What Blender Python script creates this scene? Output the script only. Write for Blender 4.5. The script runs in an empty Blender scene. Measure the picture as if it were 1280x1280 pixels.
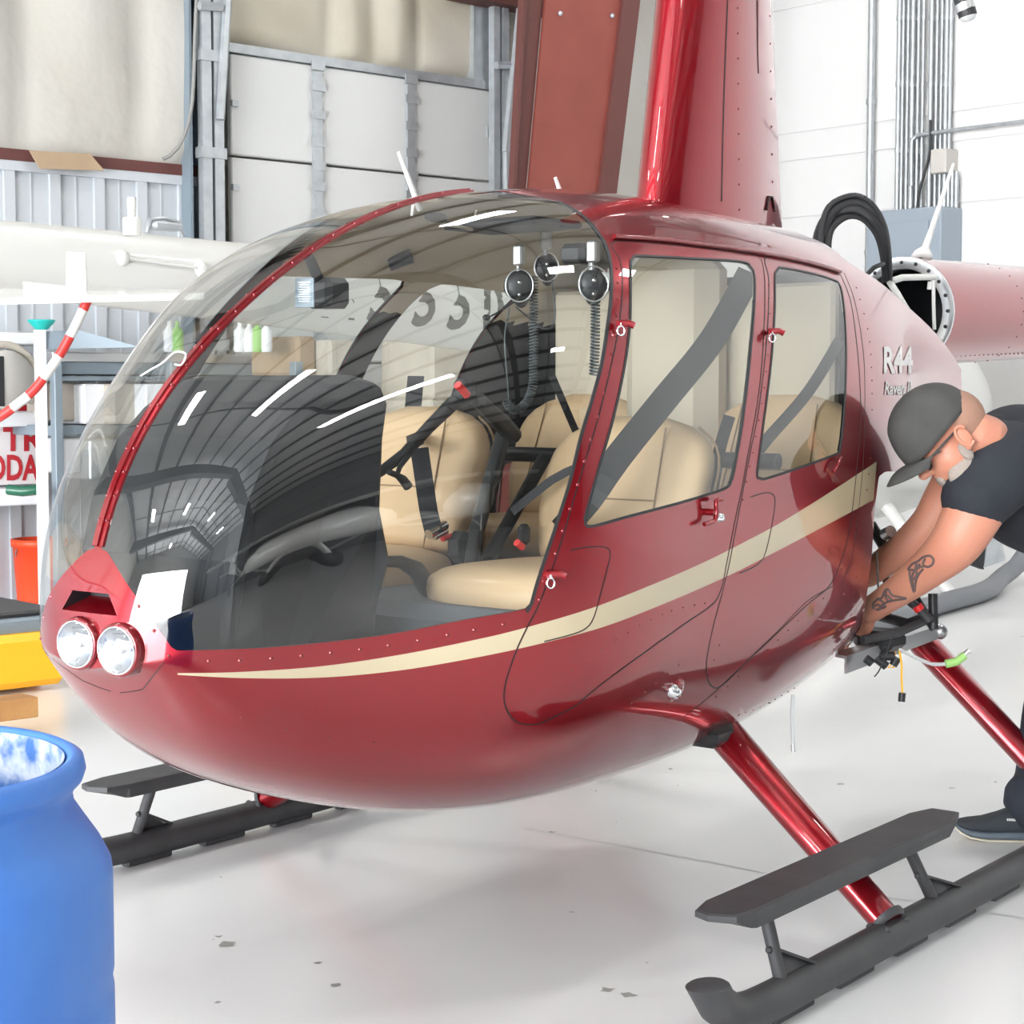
import bpy, math, random
import numpy as np
from mathutils import Vector, Matrix
from mathutils.bvhtree import BVHTree
from mathutils.geometry import delaunay_2d_cdt
random.seed(4)
PI = math.pi
COL = bpy.context.scene.collection

# ------------------------------------------------------------------ camera
F = 2254.0
PITCH = math.atan((640 - 484) / F)
YAW = math.atan2(2375 - 640, F / math.cos(PITCH))
CAM = Vector((-3.65943, -2.70933, 1.30))
d0 = Vector((math.cos(YAW), math.sin(YAW), 0))
RT = Vector((math.sin(YAW), -math.cos(YAW), 0))
FW = d0 * math.cos(PITCH) + Vector((0, 0, -math.sin(PITCH)))
UP = RT.cross(FW)
cd = bpy.data.cameras.new('camera'); co = bpy.data.objects.new('camera', cd); COL.objects.link(co)
cd.sensor_width = 36; cd.lens = 36 * F / 1280; cd.clip_end = 200; cd.clip_start = .05
co.matrix_world = Matrix(((RT.x, UP.x, -FW.x, CAM.x), (RT.y, UP.y, -FW.y, CAM.y), (RT.z, UP.z, -FW.z, CAM.z), (0, 0, 0, 1)))
bpy.context.scene.camera = co

def ray(px, py): return FW + RT * ((px - 640) / F) - UP * ((py - 640) / F)
def ony(px, py, y):
    v = ray(px, py); return CAM + v * ((y - CAM.y) / v.y)
def onx(px, py, x):
    v = ray(px, py); return CAM + v * ((x - CAM.x) / v.x)
def onz(px, py, z=0.0):
    v = ray(px, py); return CAM + v * ((z - CAM.z) / v.z)
def atd(px, py, d): return CAM + ray(px, py) * d
def onpl(px, py, P, N):
    v = ray(px, py); return CAM + v * ((P - CAM).dot(N) / v.dot(N))

# ------------------------------------------------------------------ materials
def mat(name, col, rough=.5, metal=0., coat=0., emit=None, bump=None, var=None, spec=.5, coatr=.03, sss=0, alpha=None):
    m = bpy.data.materials.new(name); m.use_nodes = True
    nt = m.node_tree; b = nt.nodes['Principled BSDF']
    b.inputs['Base Color'].default_value = (*col, 1); b.inputs['Roughness'].default_value = rough
    b.inputs['Metallic'].default_value = metal; b.inputs['Coat Weight'].default_value = coat
    b.inputs['Coat Roughness'].default_value = coatr; b.inputs['Specular IOR Level'].default_value = spec
    if sss: b.inputs['Subsurface Weight'].default_value = sss; b.inputs['Subsurface Radius'].default_value = (.02, .008, .004)
    if emit: b.inputs['Emission Color'].default_value = (*emit[0], 1); b.inputs['Emission Strength'].default_value = emit[1]
    tc = nt.nodes.new('ShaderNodeTexCoord')
    if var:   # (scale, amount, second colour)
        n = nt.nodes.new('ShaderNodeTexNoise'); n.inputs['Scale'].default_value = var[0]; n.inputs['Detail'].default_value = 6
        nt.links.new(tc.outputs['Object'], n.inputs['Vector'])
        r = nt.nodes.new('ShaderNodeMapRange'); r.inputs[1].default_value = .5 - var[1]; r.inputs[2].default_value = .5 + var[1]
        nt.links.new(n.outputs['Fac'], r.inputs[0])
        x = nt.nodes.new('ShaderNodeMix'); x.data_type = 'RGBA'
        x.inputs[6].default_value = (*col, 1); x.inputs[7].default_value = (*var[2], 1)
        nt.links.new(r.outputs[0], x.inputs[0]); nt.links.new(x.outputs[2], b.inputs['Base Color'])
    if bump:  # (scale, strength, distance)
        n = nt.nodes.new('ShaderNodeTexNoise'); n.inputs['Scale'].default_value = bump[0]; n.inputs['Detail'].default_value = 4
        nt.links.new(tc.outputs['Object'], n.inputs['Vector'])
        bp = nt.nodes.new('ShaderNodeBump'); bp.inputs['Strength'].default_value = bump[1]; bp.inputs['Distance'].default_value = bump[2]
        nt.links.new(n.outputs['Fac'], bp.inputs['Height']); nt.links.new(bp.outputs['Normal'], b.inputs['Normal'])
    return m

def glassmat(name, tint=(.86, .88, .88), f0=.09, rough=0.0, extra=1.0):
    m = bpy.data.materials.new(name); m.use_nodes = True; nt = m.node_tree
    for n in list(nt.nodes): nt.nodes.remove(n)
    o = nt.nodes.new('ShaderNodeOutputMaterial'); t = nt.nodes.new('ShaderNodeBsdfTransparent'); g = nt.nodes.new('ShaderNodeBsdfGlossy')
    t.inputs['Color'].default_value = (*tint, 1); g.inputs['Roughness'].default_value = rough; g.inputs['Color'].default_value = (1, 1, 1, 1)
    lw = nt.nodes.new('ShaderNodeLayerWeight'); lw.inputs['Blend'].default_value = .5
    p = nt.nodes.new('ShaderNodeMath'); p.operation = 'POWER'; p.inputs[1].default_value = 4.2
    nt.links.new(lw.outputs['Facing'], p.inputs[0])
    a = nt.nodes.new('ShaderNodeMath'); a.operation = 'MULTIPLY_ADD'; a.inputs[1].default_value = (1 - f0) * extra; a.inputs[2].default_value = f0
    nt.links.new(p.outputs[0], a.inputs[0])
    mx = nt.nodes.new('ShaderNodeMixShader'); nt.links.new(a.outputs[0], mx.inputs[0]); nt.links.new(t.outputs[0], mx.inputs[1]); nt.links.new(g.outputs[0], mx.inputs[2])
    nt.links.new(mx.outputs[0], o.inputs['Surface'])
    return m

M = {}
M['red'] = mat('red_paint', (.28, .002, .009), .30, .7, 1.0, spec=.5, coatr=.015)
M['red'].node_tree.nodes['Principled BSDF'].inputs['Coat IOR'].default_value = 1.56
M['stripe'] = mat('tan_stripe', (.50, .42, .27), .35, 0, 1.0)
M['white_paint'] = mat('white_paint', (.72, .72, .69), .3, 0, .6)
M['black'] = mat('satin_black', (.018, .019, .021), .45)
M['skid'] = mat('charcoal_paint', (.036, .037, .040), .55, 0, 0, bump=(60, .15, .002), var=(9, .2, (.055, .055, .058)))
M['rubber'] = mat('black_rubber', (.02, .02, .022), .5)
M['dark'] = mat('dark_interior', (.010, .011, .013), .6)
M['seam'] = mat('seam_black', (.025, .004, .006), .5)
M['rivet'] = mat('rivet_red', (.22, .008, .014), .22, .4, 1)
M['chrome'] = mat('chrome', (.85, .86, .88), .12, 1)
M['alu'] = mat('aluminium', (.62, .63, .64), .32, .9, bump=(30, .1, .002))
M['galv'] = mat('galvanised', (.42, .45, .47), .42, .6, var=(12, .2, (.52, .55, .57)))
M['leather'] = mat('tan_leather', (.66, .47, .28), .5, 0, .1, bump=(180, .12, .001), var=(5, .25, (.60, .42, .24)))
M['stitch'] = mat('stitch', (.30, .20, .11), .7)
M['headliner'] = mat('headliner', (.50, .44, .34), .85, bump=(90, .3, .002))
M['carpet'] = mat('carpet', (.10, .11, .12), .95, bump=(200, .4, .003))
M['belt'] = mat('belt_webbing', (.022, .023, .026), .6, bump=(300, .2, .001))
M['glass'] = glassmat('acrylic')
M['glass2'] = glassmat('acrylic_door', (.80, .82, .79), .06, 0, 1.0)
M['redplastic'] = mat('red_plastic', (.85, .03, .03), .4)
M['skin'] = mat('skin', (.56, .25, .16), .5, sss=.15, var=(9, .18, (.58, .24, .16)), bump=(120, .08, .002))
M['shirt'] = mat('black_shirt', (.016, .019, .026), .85, bump=(14, .35, .02))
M['pants'] = mat('dark_trousers', (.02, .024, .036), .8, bump=(12, .4, .02))
M['cap'] = mat('cap_cloth', (.055, .055, .053), .9, bump=(260, .3, .001), var=(14, .2, (.075, .074, .07)))
M['beard'] = mat('grey_beard', (.36, .31, .27), .95, bump=(220, .9, .004))
M['tattoo'] = mat('tattoo_ink', (.13, .09, .085), .6)
M['shoe'] = mat('shoe_mesh', (.035, .042, .05), .8, bump=(220, .4, .002))
M['sole'] = mat('shoe_sole', (.11, .14, .17), .6)
M['soletan'] = mat('shoe_outsole', (.75, .68, .55), .6)
M['blue'] = mat('blue_plastic', (.045, .17, .56), .42, 0, 0, bump=(7, .2, .01), var=(5, .16, (.07, .22, .62)), spec=.4)
M['bluein'] = mat('blue_inside', (.03, .16, .40), .3)
M['yellow'] = mat('yellow_paint', (.95, .47, .012), .45)
M['wood'] = mat('timber', (.55, .29, .10), .7, bump=(25, .3, .004), var=(11, .18, (.42, .2, .07)))
M['bucket'] = mat('orange_red_plastic', (.85, .075, .02), .4)
M['wplastic'] = mat('white_plastic', (.80, .81, .83), .5)
M['teal'] = mat('teal_plastic', (.01, .42, .38), .4)
M['cardboard'] = mat('cardboard', (.42, .31, .20), .85, var=(6, .2, (.36, .26, .17)))
M['boxgrey'] = mat('grey_carton', (.45, .41, .35), .8, var=(7, .2, (.55, .50, .43)))
M['greyblue'] = mat('grey_steel', (.22, .27, .31), .5, .2)
M['wallwhite'] = mat('white_block_wall', (.64, .64, .635), .75, bump=(40, .15, .004))
M['insul'] = mat('white_insulation', (.50, .49, .455), .55, bump=(1.6, .6, .08), var=(.9, .2, (.46, .44, .39)))
M['insultan'] = mat('aged_insulation', (.56, .53, .46), .55, bump=(2.0, .35, .05), var=(1.4, .15, (.47, .43, .34)))
M['doorwhite'] = mat('garage_panel', (.60, .61, .60), .55)
M['corrug'] = mat('white_sheet', (.50, .53, .56), .45)
M['redsteel'] = mat('red_oxide_steel', (.20, .042, .030), .6, var=(3, .2, (.24, .055, .04)))
M['redsteeld'] = mat('red_oxide_flange', (.11, .035, .03), .65)
M['boxsteel'] = mat('electric_grey', (.29, .34, .39), .45, .1)
M['ceil'] = mat('roof_insulation', (.55, .55, .54), .6, bump=(3, .4, .05))
M['purlin'] = mat('roof_purlin', (.04, .041, .045), .6)
M['lamp'] = mat('lamp_glow', (1, 1, 1), .5, emit=((1, .98, .95), 30))
M['letter'] = mat('letter_grey', (.13, .13, .125), .5)
M['wletter'] = mat('letter_white', (.95, .93, .92), .5)
M['signred'] = mat('sign_red', (.50, .02, .03), .5)
M['signwhite'] = mat('sign_white', (.78, .74, .74), .5)
M['lens'] = glassmat('lamp_lens', (.95, .96, .97), .12)
M['green'] = mat('green_tape', (.30, .55, .16), .6)
M['wire'] = mat('wire_grey', (.25, .25, .24), .5)
M['tube'] = mat('clear_hose', (.62, .64, .64), .3, spec=.6)

# ------------------------------------------------------------------ mesh builder
class MB:
    def __init__(s): s.v = []; s.f = []; s.m = []; s.sm = []
    def add(s, vs, fs, mi=0, smooth=True):
        o = len(s.v); s.v += [tuple(v) for v in vs]
        for f in fs: s.f.append([i + o for i in f]); s.m.append(mi); s.sm.append(smooth)
        return s
    def box(s, c, size, mi=0, R=None, bev=0.0):
        c = Vector(c); hx, hy, hz = [q / 2 for q in size]
        R = R or Matrix.Identity(3)
        if bev <= 0:
            vs = [c + R @ Vector((x, y, z)) for x in (-hx, hx) for y in (-hy, hy) for z in (-hz, hz)]
            return s.add(vs, [(0, 1, 3, 2), (4, 6, 7, 5), (0, 4, 5, 1), (2, 3, 7, 6), (0, 2, 6, 4), (1, 5, 7, 3)], mi, False)
        b = min(bev, hx * .99, hy * .99, hz * .99); idx = {}; vs = []
        for sx in (-1, 1):
            for sy in (-1, 1):
                for sz in (-1, 1):
                    for k, (a, bb, cc) in enumerate(((hx, hy - b, hz - b), (hx - b, hy, hz - b), (hx - b, hy - b, hz))):
                        idx[(sx, sy, sz, k)] = len(vs); vs.append(c + R @ Vector((sx * a, sy * bb, sz * cc)))
        fs = []
        q = ((-1, -1), (1, -1), (1, 1), (-1, 1))
        for sg in (-1, 1):
            fs.append([idx[(sg, a, b2, 0)] for a, b2 in q][::sg]); fs.append([idx[(a, sg, b2, 1)] for a, b2 in q][::-sg]); fs.append([idx[(a, b2, sg, 2)] for a, b2 in q][::sg])
        for a in (-1, 1):
            for b2 in (-1, 1):
                fs.append([idx[(a, b2, -1, 0)], idx[(a, b2, 1, 0)], idx[(a, b2, 1, 1)], idx[(a, b2, -1, 1)]][::a * b2])
                fs.append([idx[(a, -1, b2, 0)], idx[(a, 1, b2, 0)], idx[(a, 1, b2, 2)], idx[(a, -1, b2, 2)]][::-a * b2])
                fs.append([idx[(-1, a, b2, 1)], idx[(1, a, b2, 1)], idx[(1, a, b2, 2)], idx[(-1, a, b2, 2)]][::a * b2])
                for c2 in (-1, 1): fs.append([idx[(a, b2, c2, 0)], idx[(a, b2, c2, 1)], idx[(a, b2, c2, 2)]][::a * b2 * c2])
        return s.add(vs, fs, mi, False)
    def tube(s, pts, r, n=10, mi=0, cap=True, closed=False, flat=None, up=None, smooth=True):
        """sweep; r is a number or list; flat = b/a ratio of an elliptical section whose b axis is along up"""
        P = [Vector(p) for p in pts]; N = len(P)
        R = r if isinstance(r, (list, tuple)) else [r] * N
        T = []
        for i in range(N):
            a = P[(i - 1) % N] if (closed or i > 0) else P[i]; b = P[(i + 1) % N] if (closed or i < N - 1) else P[i]
            t = (b - a); T.append(t.normalized() if t.length > 1e-9 else Vector((0, 0, 1)))
        u = Vector(up) if up else (Vector((0, 0, 1)) if abs(T[0].z) < .9 else Vector((1, 0, 0)))
        vs = []
        for i in range(N):
            t = T[i]; w = (u - t * u.dot(t)); w.normalize(); b = t.cross(w)
            if not up: u = w
            ra = R[i] if isinstance(R[i], (tuple, list)) else (R[i], R[i] * (flat or 1))
            for k in range(n):
                a = 2 * PI * k / n; vs.append(P[i] + b * (ra[0] * math.cos(a)) + w * (ra[1] * math.sin(a)))
        fs = []
        for i in range(N if closed else N - 1):
            j = (i + 1) % N
            for k in range(n): fs.append((i * n + k, i * n + (k + 1) % n, j * n + (k + 1) % n, j * n + k))
        s.add(vs, fs, mi, smooth)
        if cap and not closed:
            s.add(vs[:n], [tuple(range(n))[::-1]], mi, False); s.add(vs[-n:], [tuple(range(n))], mi, False)
        return s
    def lathe(s, prof, c, n=32, mi=0, R=None, smooth=True):
        c = Vector(c); R = R or Matrix.Identity(3); vs = []
        for r, z in prof:
            for k in range(n):
                a = 2 * PI * k / n; vs.append(c + R @ Vector((r * math.cos(a), r * math.sin(a), z)))
        fs = [(i * n + k, i * n + (k + 1) % n, (i + 1) * n + (k + 1) % n, (i + 1) * n + k) for i in range(len(prof) - 1) for k in range(n)]
        return s.add(vs, fs, mi, smooth)
    def ball(s, c, r, mi=0, n=12, R=None):
        r = r if isinstance(r, (tuple, list)) else (r, r, r); c = Vector(c); R = R or Matrix.Identity(3)
        vs = [c + R @ Vector((r[0] * math.sin(PI * i / n) * math.cos(2 * PI * k / (2 * n)), r[1] * math.sin(PI * i / n) * math.sin(2 * PI * k / (2 * n)), r[2] * math.cos(PI * i / n))) for i in range(n + 1) for k in range(2 * n)]
        fs = [(i * 2 * n + k, (i + 1) * 2 * n + k, (i + 1) * 2 * n + (k + 1) % (2 * n), i * 2 * n + (k + 1) % (2 * n)) for i in range(n) for k in range(2 * n)]
        return s.add(vs, fs, mi)
    def prism(s, poly, t, mi=0, smooth=False):
        """closed polygon of Vectors, extruded by vector t"""
        n = len(poly); P = [Vector(p) for p in poly]; t = Vector(t)
        vs = P + [p + t for p in P]
        return s.add(vs, [tuple(range(n))[::-1], tuple(range(n, 2 * n))] + [(i, (i + 1) % n, n + (i + 1) % n, n + i) for i in range(n)], mi, smooth)
    def build(s, name, mats, parent=None, normals=None, origin=None):
        me = bpy.data.meshes.new(name)
        o = bpy.data.objects.new(name, me); COL.objects.link(o)
        off = Vector((0, 0, 0))
        if parent is not None:
            q_ = parent
            while q_ is not None: off = off + q_.location; q_ = q_.parent
        elif origin is not None: off = Vector(origin)
        me.from_pydata([tuple(Vector(v) - off) for v in s.v], [], s.f)
        if not isinstance(mats, (list, tuple)): mats = [mats]
        for m in mats: me.materials.append(M[m] if isinstance(m, str) else m)
        me.polygons.foreach_set('material_index', s.m); me.polygons.foreach_set('use_smooth', s.sm); me.update()
        if normals is not None: me.normals_split_custom_set_from_vertices(normals)
        if parent is not None: o.parent = parent
        elif origin is not None: o.location = off
        return o

def tag(o, label, cat, group=None, kind=None):
    if label: o['label'] = label
    if cat: o['category'] = cat
    if group: o['group'] = group
    if kind: o['kind'] = kind
    return o
def thing(name, loc, label, cat, group=None):
    o = bpy.data.objects.new(name, None); COL.objects.link(o); o.location = Vector(loc); o.empty_display_size = .1
    return tag(o, label, cat, group)
def struct(o): o['kind'] = 'structure'; return o
def copy_tree(o, parent=None):
    c = o.copy(); COL.objects.link(c); c.parent = parent
    for ch in list(o.children): copy_tree(ch, c)
    return c
def smooth_line(pts, step=6.0, closed=False):
    """Catmull-Rom through 2D/3D points, resampled"""
    P = [np.array(p, float) for p in pts]; n = len(P); out = []
    for i in range(n if closed else n - 1):
        p1, p2 = P[i], P[(i + 1) % n]
        p0 = P[(i - 1) % n] if (closed or i > 0) else p1; p3 = P[(i + 2) % n] if (closed or i < n - 2) else p2
        k = max(1, int(np.linalg.norm(p2 - p1) / step))
        for j in range(k):
            t = j / k; out.append(.5 * ((2 * p1) + (-p0 + p2) * t + (2 * p0 - 5 * p1 + 4 * p2 - p3) * t * t + (-p0 + 3 * p1 - 3 * p2 + p3) * t ** 3))
    if not closed: out.append(P[-1])
    return out
def dense(pts, step=6.0, closed=True):
    P = [np.array(p, float) for p in pts]; n = len(P); out = []
    for i in range(n if closed else n - 1):
        a, b = P[i], P[(i + 1) % n]; k = max(1, int(np.linalg.norm(b - a) / step))
        for j in range(k): out.append(a + (b - a) * j / k)
    if not closed: out.append(P[-1])
    return out
def text_mesh(body, size, bold=0.0, shear=0.0, width=1.0, res=3):
    cu = bpy.data.curves.new('t', 'FONT'); cu.body = body; cu.size = size; cu.offset = bold; cu.shear = shear; cu.resolution_u = res
    ob = bpy.data.objects.new('t', cu); COL.objects.link(ob)
    dg = bpy.context.evaluated_depsgraph_get(); dg.update()
    me = bpy.data.meshes.new_from_object(ob.evaluated_get(dg))
    vs = [(v.co.x * width, v.co.y) for v in me.vertices]; fs = [tuple(p.vertices) for p in me.polygons]
    bpy.data.objects.remove(ob); bpy.data.curves.remove(cu); bpy.data.meshes.remove(me)
    return vs, fs
# ================================================================== RED HELICOPTER
X0 = -1.46
KX = np.array([-1.46, -1.42, -1.3, -1.05, -.7, -.3, .2, .7, 1.0, 1.35, 1.97])
KW = [0.0, 0.184, 0.288, 0.441, 0.645, 0.658, 0.65, 0.605, .53, .42, .26]
KT = [0.766, 1.013, 1.235, 1.463, 1.658, 1.762, 1.772, 1.756, 1.752, 1.75, 1.74]
KB = [0.766, 0.751, 0.605, 0.461, 0.365, 0.333, 0.350, 0.440, .515, .65, .86]
KM = [0.766, 0.804, 0.863, 0.93, 0.952, 0.961, 0.981, 0.985, 1.0, 1.04, 1.15]
NT, NB = 3.1, 2.5
KS = np.sqrt(KX - X0)
def natural(xk, yk):
    yk = np.array(yk); n = len(xk); h = np.diff(xk); A = np.zeros((n, n)); b = np.zeros(n); A[0, 0] = A[-1, -1] = 1
    for i in range(1, n - 1):
        A[i, i - 1] = h[i - 1]; A[i, i] = 2 * (h[i - 1] + h[i]); A[i, i + 1] = h[i]; b[i] = 6 * ((yk[i + 1] - yk[i]) / h[i] - (yk[i] - yk[i - 1]) / h[i - 1])
    m = np.linalg.solve(A, b)
    def f(x):
        x = np.clip(x, xk[0], xk[-1]); i = np.clip(np.searchsorted(xk, x) - 1, 0, n - 2); d = x - xk[i]
        return yk[i] + d * ((yk[i + 1] - yk[i]) / h[i] - h[i] * (2 * m[i] + m[i + 1]) / 6) + d * d * m[i] / 2 + d ** 3 * (m[i + 1] - m[i]) / (6 * h[i])
    return f
fW, fT, fB, fM = [natural(KS, k) for k in (KW, KT, KB, KM)]
def surf(s, th):
    s = np.asarray(s, float); th = np.clip(np.asarray(th, float), 0, PI)
    w = np.maximum(fW(s), 0); t = fT(s); b = fB(s); m = fM(s)
    up = th <= PI / 2; n = np.where(up, NT, NB)
    S = np.abs(np.sin(th)) ** (2 / n); Cc = np.abs(np.cos(th)) ** (2 / n)
    return np.stack([X0 + s * s, -w * S, np.where(up, m + (t - m) * Cc, m - (m - b) * Cc)], -1)
def snormal(s, th):
    s = np.asarray(s, float); th = np.asarray(th, float); e = 2e-3
    sa = np.clip(s, .02, None); tc = np.clip(th, .01, PI - .01)
    a = surf(sa + e, tc) - surf(sa - e, tc); b = surf(sa, tc + e) - surf(sa, tc - e)
    n = np.cross(a, b); n /= np.maximum(np.linalg.norm(n, axis=-1, keepdims=True), 1e-12)
    c = surf(sa, tc) - np.stack([X0 + sa * sa + .3, 0 * sa, fM(sa)], -1)
    n = np.where((n * c).sum(-1, keepdims=True) < 0, -n, n)
    n[..., 1] = np.where(th < .012, 0, np.where(th > PI - .012, 0, n[..., 1]))
    n = np.where((s < .02)[..., None], np.array([-1., 0, 0]), n)
    return n / np.linalg.norm(n, axis=-1, keepdims=True)
def par(p):
    s = math.sqrt(max(p[0] - X0, 1e-9)); w = max(float(fW(s)), 1e-6); m = float(fM(s)); up = p[2] >= m
    h = float(fT(s)) - m if up else m - float(fB(s)); n = NT if up else NB
    a = (abs(p[1]) / w) ** (n / 2); b = (abs(p[2] - m) / max(h, 1e-6)) ** (n / 2)
    th = math.atan2(a, b); return (s, th if up else PI - th)
def nosex(y, z):   # skin x at given y, z near the nose
    lo, hi = X0, -1.0
    for _ in range(40):
        m_ = (lo + hi) / 2; s = sx(m_); w = float(fW(s)); mm = float(fM(s)); h = float(fT(s)) - mm if z > mm else mm - float(fB(s)); n = NT if z > mm else NB
        val = (abs(y) / max(w, 1e-6)) ** n + (abs(z - mm) / max(h, 1e-6)) ** n
        if val > 1: lo = m_
        else: hi = m_
    return hi
SMAX = math.sqrt(1.97 - X0)
gs = np.linspace(0, SMAX, 220); gt = np.linspace(0, PI, 220)
GG = surf(*np.meshgrid(gs, gt, indexing='ij')).reshape(-1, 3)
BV = BVHTree.FromPolygons([tuple(p) for p in GG], [(i * 220 + j, i * 220 + j + 1, (i + 1) * 220 + j + 1, (i + 1) * 220 + j) for i in range(219) for j in range(219)])
def cast(px, py):
    h = BV.ray_cast(CAM, ray(px, py).normalized())
    return h[0]
def castp(px, py):
    h = cast(px, py); return None if h is None else par(h)
def px2par(pts, step=6.0, sm=True, closed=False):
    L = smooth_line(pts, step, closed) if sm else dense(pts, step, closed)
    return [q for q in (castp(*p) for p in L) if q is not None]
def sx(x): return math.sqrt(max(x - X0, 0))

ws_px = [(127, 686), (134, 690), (157, 727), (175, 754), (197, 785), (214, 809), (221, 813), (263, 812.5), (326, 810), (397, 804), (486, 793), (575, 776), (640, 765), (658, 761), (664, 755), (671, 730), (682, 696), (694, 660), (712, 603), (726, 546), (740, 500), (752, 455), (759, 413), (764, 370), (764, 335), (758, 308), (748, 291), (735, 275), (715, 260), (697, 252)]
WS = [(sx(-1.40), 0.0)] + px2par(ws_px[:5], 5) + px2par(ws_px[5:13], 6) + px2par(ws_px[13:], 5) + [(sx(-.36), 0.0)]
fw_px = [(793, 320), (863, 323), (926, 327), (938, 333), (943, 345), (943, 380), (939, 430), (934, 480), (927, 535), (917, 590), (913, 603), (905, 611), (855, 627), (784, 646), (742, 657.5), (732, 656), (731, 648), (748, 586), (766, 524), (780, 460), (787, 406), (788, 352), (788.5, 326)]
FWP = px2par(fw_px, 5, closed=True)
rw_px = [(974, 334.5), (1015, 342), (1042, 350), (1050, 357), (1055, 385), (1057.5, 430), (1057, 480), (1054, 530), (1050, 560), (1044, 568), (992, 587), (954, 599), (947, 597), (947, 585), (954, 532), (963, 460), (968, 395), (969, 341)]
RWP = px2par(rw_px, 5, closed=True)
fd_px = [(768, 302), (860, 308), (946, 319), (952, 326), (956, 352), (955, 410), (951, 470), (944, 520), (935, 568), (927, 612), (919, 650), (909, 700), (901, 738), (889, 757), (860, 777), (815, 809), (756, 852), (722, 880), (697, 894), (672, 905), (650, 904), (637, 894), (630, 874), (633, 850), (646, 812), (659, 784), (672, 759), (690, 712), (708, 655), (727, 590), (746, 528), (762, 465), (774, 405), (778, 355), (775, 325)]
FDP = px2par(fd_px, 6, closed=True)
rd_px = [(958, 321), (1000, 329), (1045, 341), (1053, 349), (1064, 380), (1071, 430), (1075, 480), (1076, 530), (1070, 595), (1062, 660), (1052, 700), (1036, 733), (1008, 757), (971, 792), (932, 829), (905, 855), (893, 860), (885, 850), (883, 830), (890, 790), (909, 716), (921, 655), (937, 570), (947, 520), (955, 460), (960, 400), (961, 350)]
RDP = px2par(rd_px, 6, closed=True)
vent_px = [(96, 737), (120, 738), (142, 742), (151, 755), (158, 768), (130, 764), (100, 757), (86, 753)]
cut_px = [(1056, 838), (1062, 826), (1070, 800), (1080, 765), (1089, 700), (1093, 640), (1098, 600), (1106, 590), (1150, 585), (1195, 540), (1204, 500), (1205, 472), (1192, 446), (1170, 417), (1140, 388), (1100, 353), (1062, 329)]
cp = px2par(cut_px[:6], 5) + px2par(cut_px[6:], 5)
CUT = [(cp[0][0], PI)] + cp + [(cp[-1][0] - .02, 0.0), (SMAX, 0.0), (SMAX, PI)]
su = [(222, 841.5), (300, 840), (400, 833), (500, 818.5), (600, 798.5), (659, 784), (737, 761), (815, 731), (873, 706), (912, 687), (971, 656), (1030, 620), (1096, 577)]
sl = [(1092, 625), (1030, 658), (971, 689), (912, 719), (834, 753), (756, 783), (678, 804), (600, 821), (500, 838), (400, 847), (300, 847.5), (222, 843.5)]
ST = px2par(su, 6) + px2par(sl, 6)
TS = .35
ZT_, ZB_ = .912, .873
VENT = [par((nosex(y, ZT_), y, ZT_)) for y in np.linspace(0.0001, .052, 8)] + [par((nosex(y, ZB_), y, ZB_)) for y in np.linspace(.080, .0001, 10)]
def make_shell():
    polys = {'ws': WS, 'fw': FWP, 'rw': RWP, 'fd': FDP, 'rd': RDP, 'cut': CUT, 'st': ST, 'vent': VENT}
    pts = []; edges = []
    for k, pl in polys.items():
        o = len(pts); n = len(pl); pts += [(a, b * TS) for a, b in pl]
        edges += [(o + i, o + (i + 1) % n) for i in range(n)]
    bnd = len(pts)
    for a in np.linspace(0, SMAX, 90):
        for b in np.linspace(0, PI, 110): pts.append((a, b * TS))
    o2 = len(pts)
    r = delaunay_2d_cdt([Vector(p) for p in pts], edges, [], 0, 1e-5)
    V = np.array([(v.x, v.y / TS) for v in r[0]]); Fc = [tuple(f) for f in r[2]]
    C = np.array([(V[list(f)].mean(0)) for f in Fc])
    def inside(pl):
        P = np.array(pl); x, y = C[:, 0], C[:, 1]; res = np.zeros(len(C), bool); j = len(P) - 1
        for i in range(len(P)):
            xi, yi = P[i]; xj, yj = P[j]
            c = ((yi > y) != (yj > y)) & (x < (xj - xi) * (y - yi) / ((yj - yi) if abs(yj - yi) > 1e-12 else 1e-12) + xi)
            res ^= c; j = i
        return res
    I = {k: inside(p) for k, p in polys.items()}
    return V, Fc, C, I
SV, SF, SC, SI = make_shell()
SP = surf(SV[:, 0], SV[:, 1]); SN = snormal(SV[:, 0], SV[:, 1])
def shell_part(mask, side, off=0.0, matmask=None, inner=False):
    ids = np.nonzero(mask)[0]; fs = [SF[i] for i in ids]
    used = sorted({v for f in fs for v in f}); mp = {v: i for i, v in enumerate(used)}
    P = SP[used] + SN[used] * off; N = SN[used].copy()
    if side > 0: P = P * [1, -1, 1]; N = N * [1, -1, 1]
    b = MB(); out = []
    for i, f in zip(ids, fs):
        g = [mp[v] for v in f]
        p = [P[q] for q in g]; nn = np.cross(p[1] - p[0], p[2] - p[0])
        if np.dot(nn, N[g].mean(0)) < 0: g = g[::-1]
        if inner: g = g[::-1]
        out.append(g)
    b.v = [tuple(p) for p in P]; b.f = out; b.sm = [True] * len(out)
    b.m = [int(matmask[i]) if matmask is not None else 0 for i in ids]
    return b, [tuple(n) for n in (-N if inner else N)]

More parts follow.
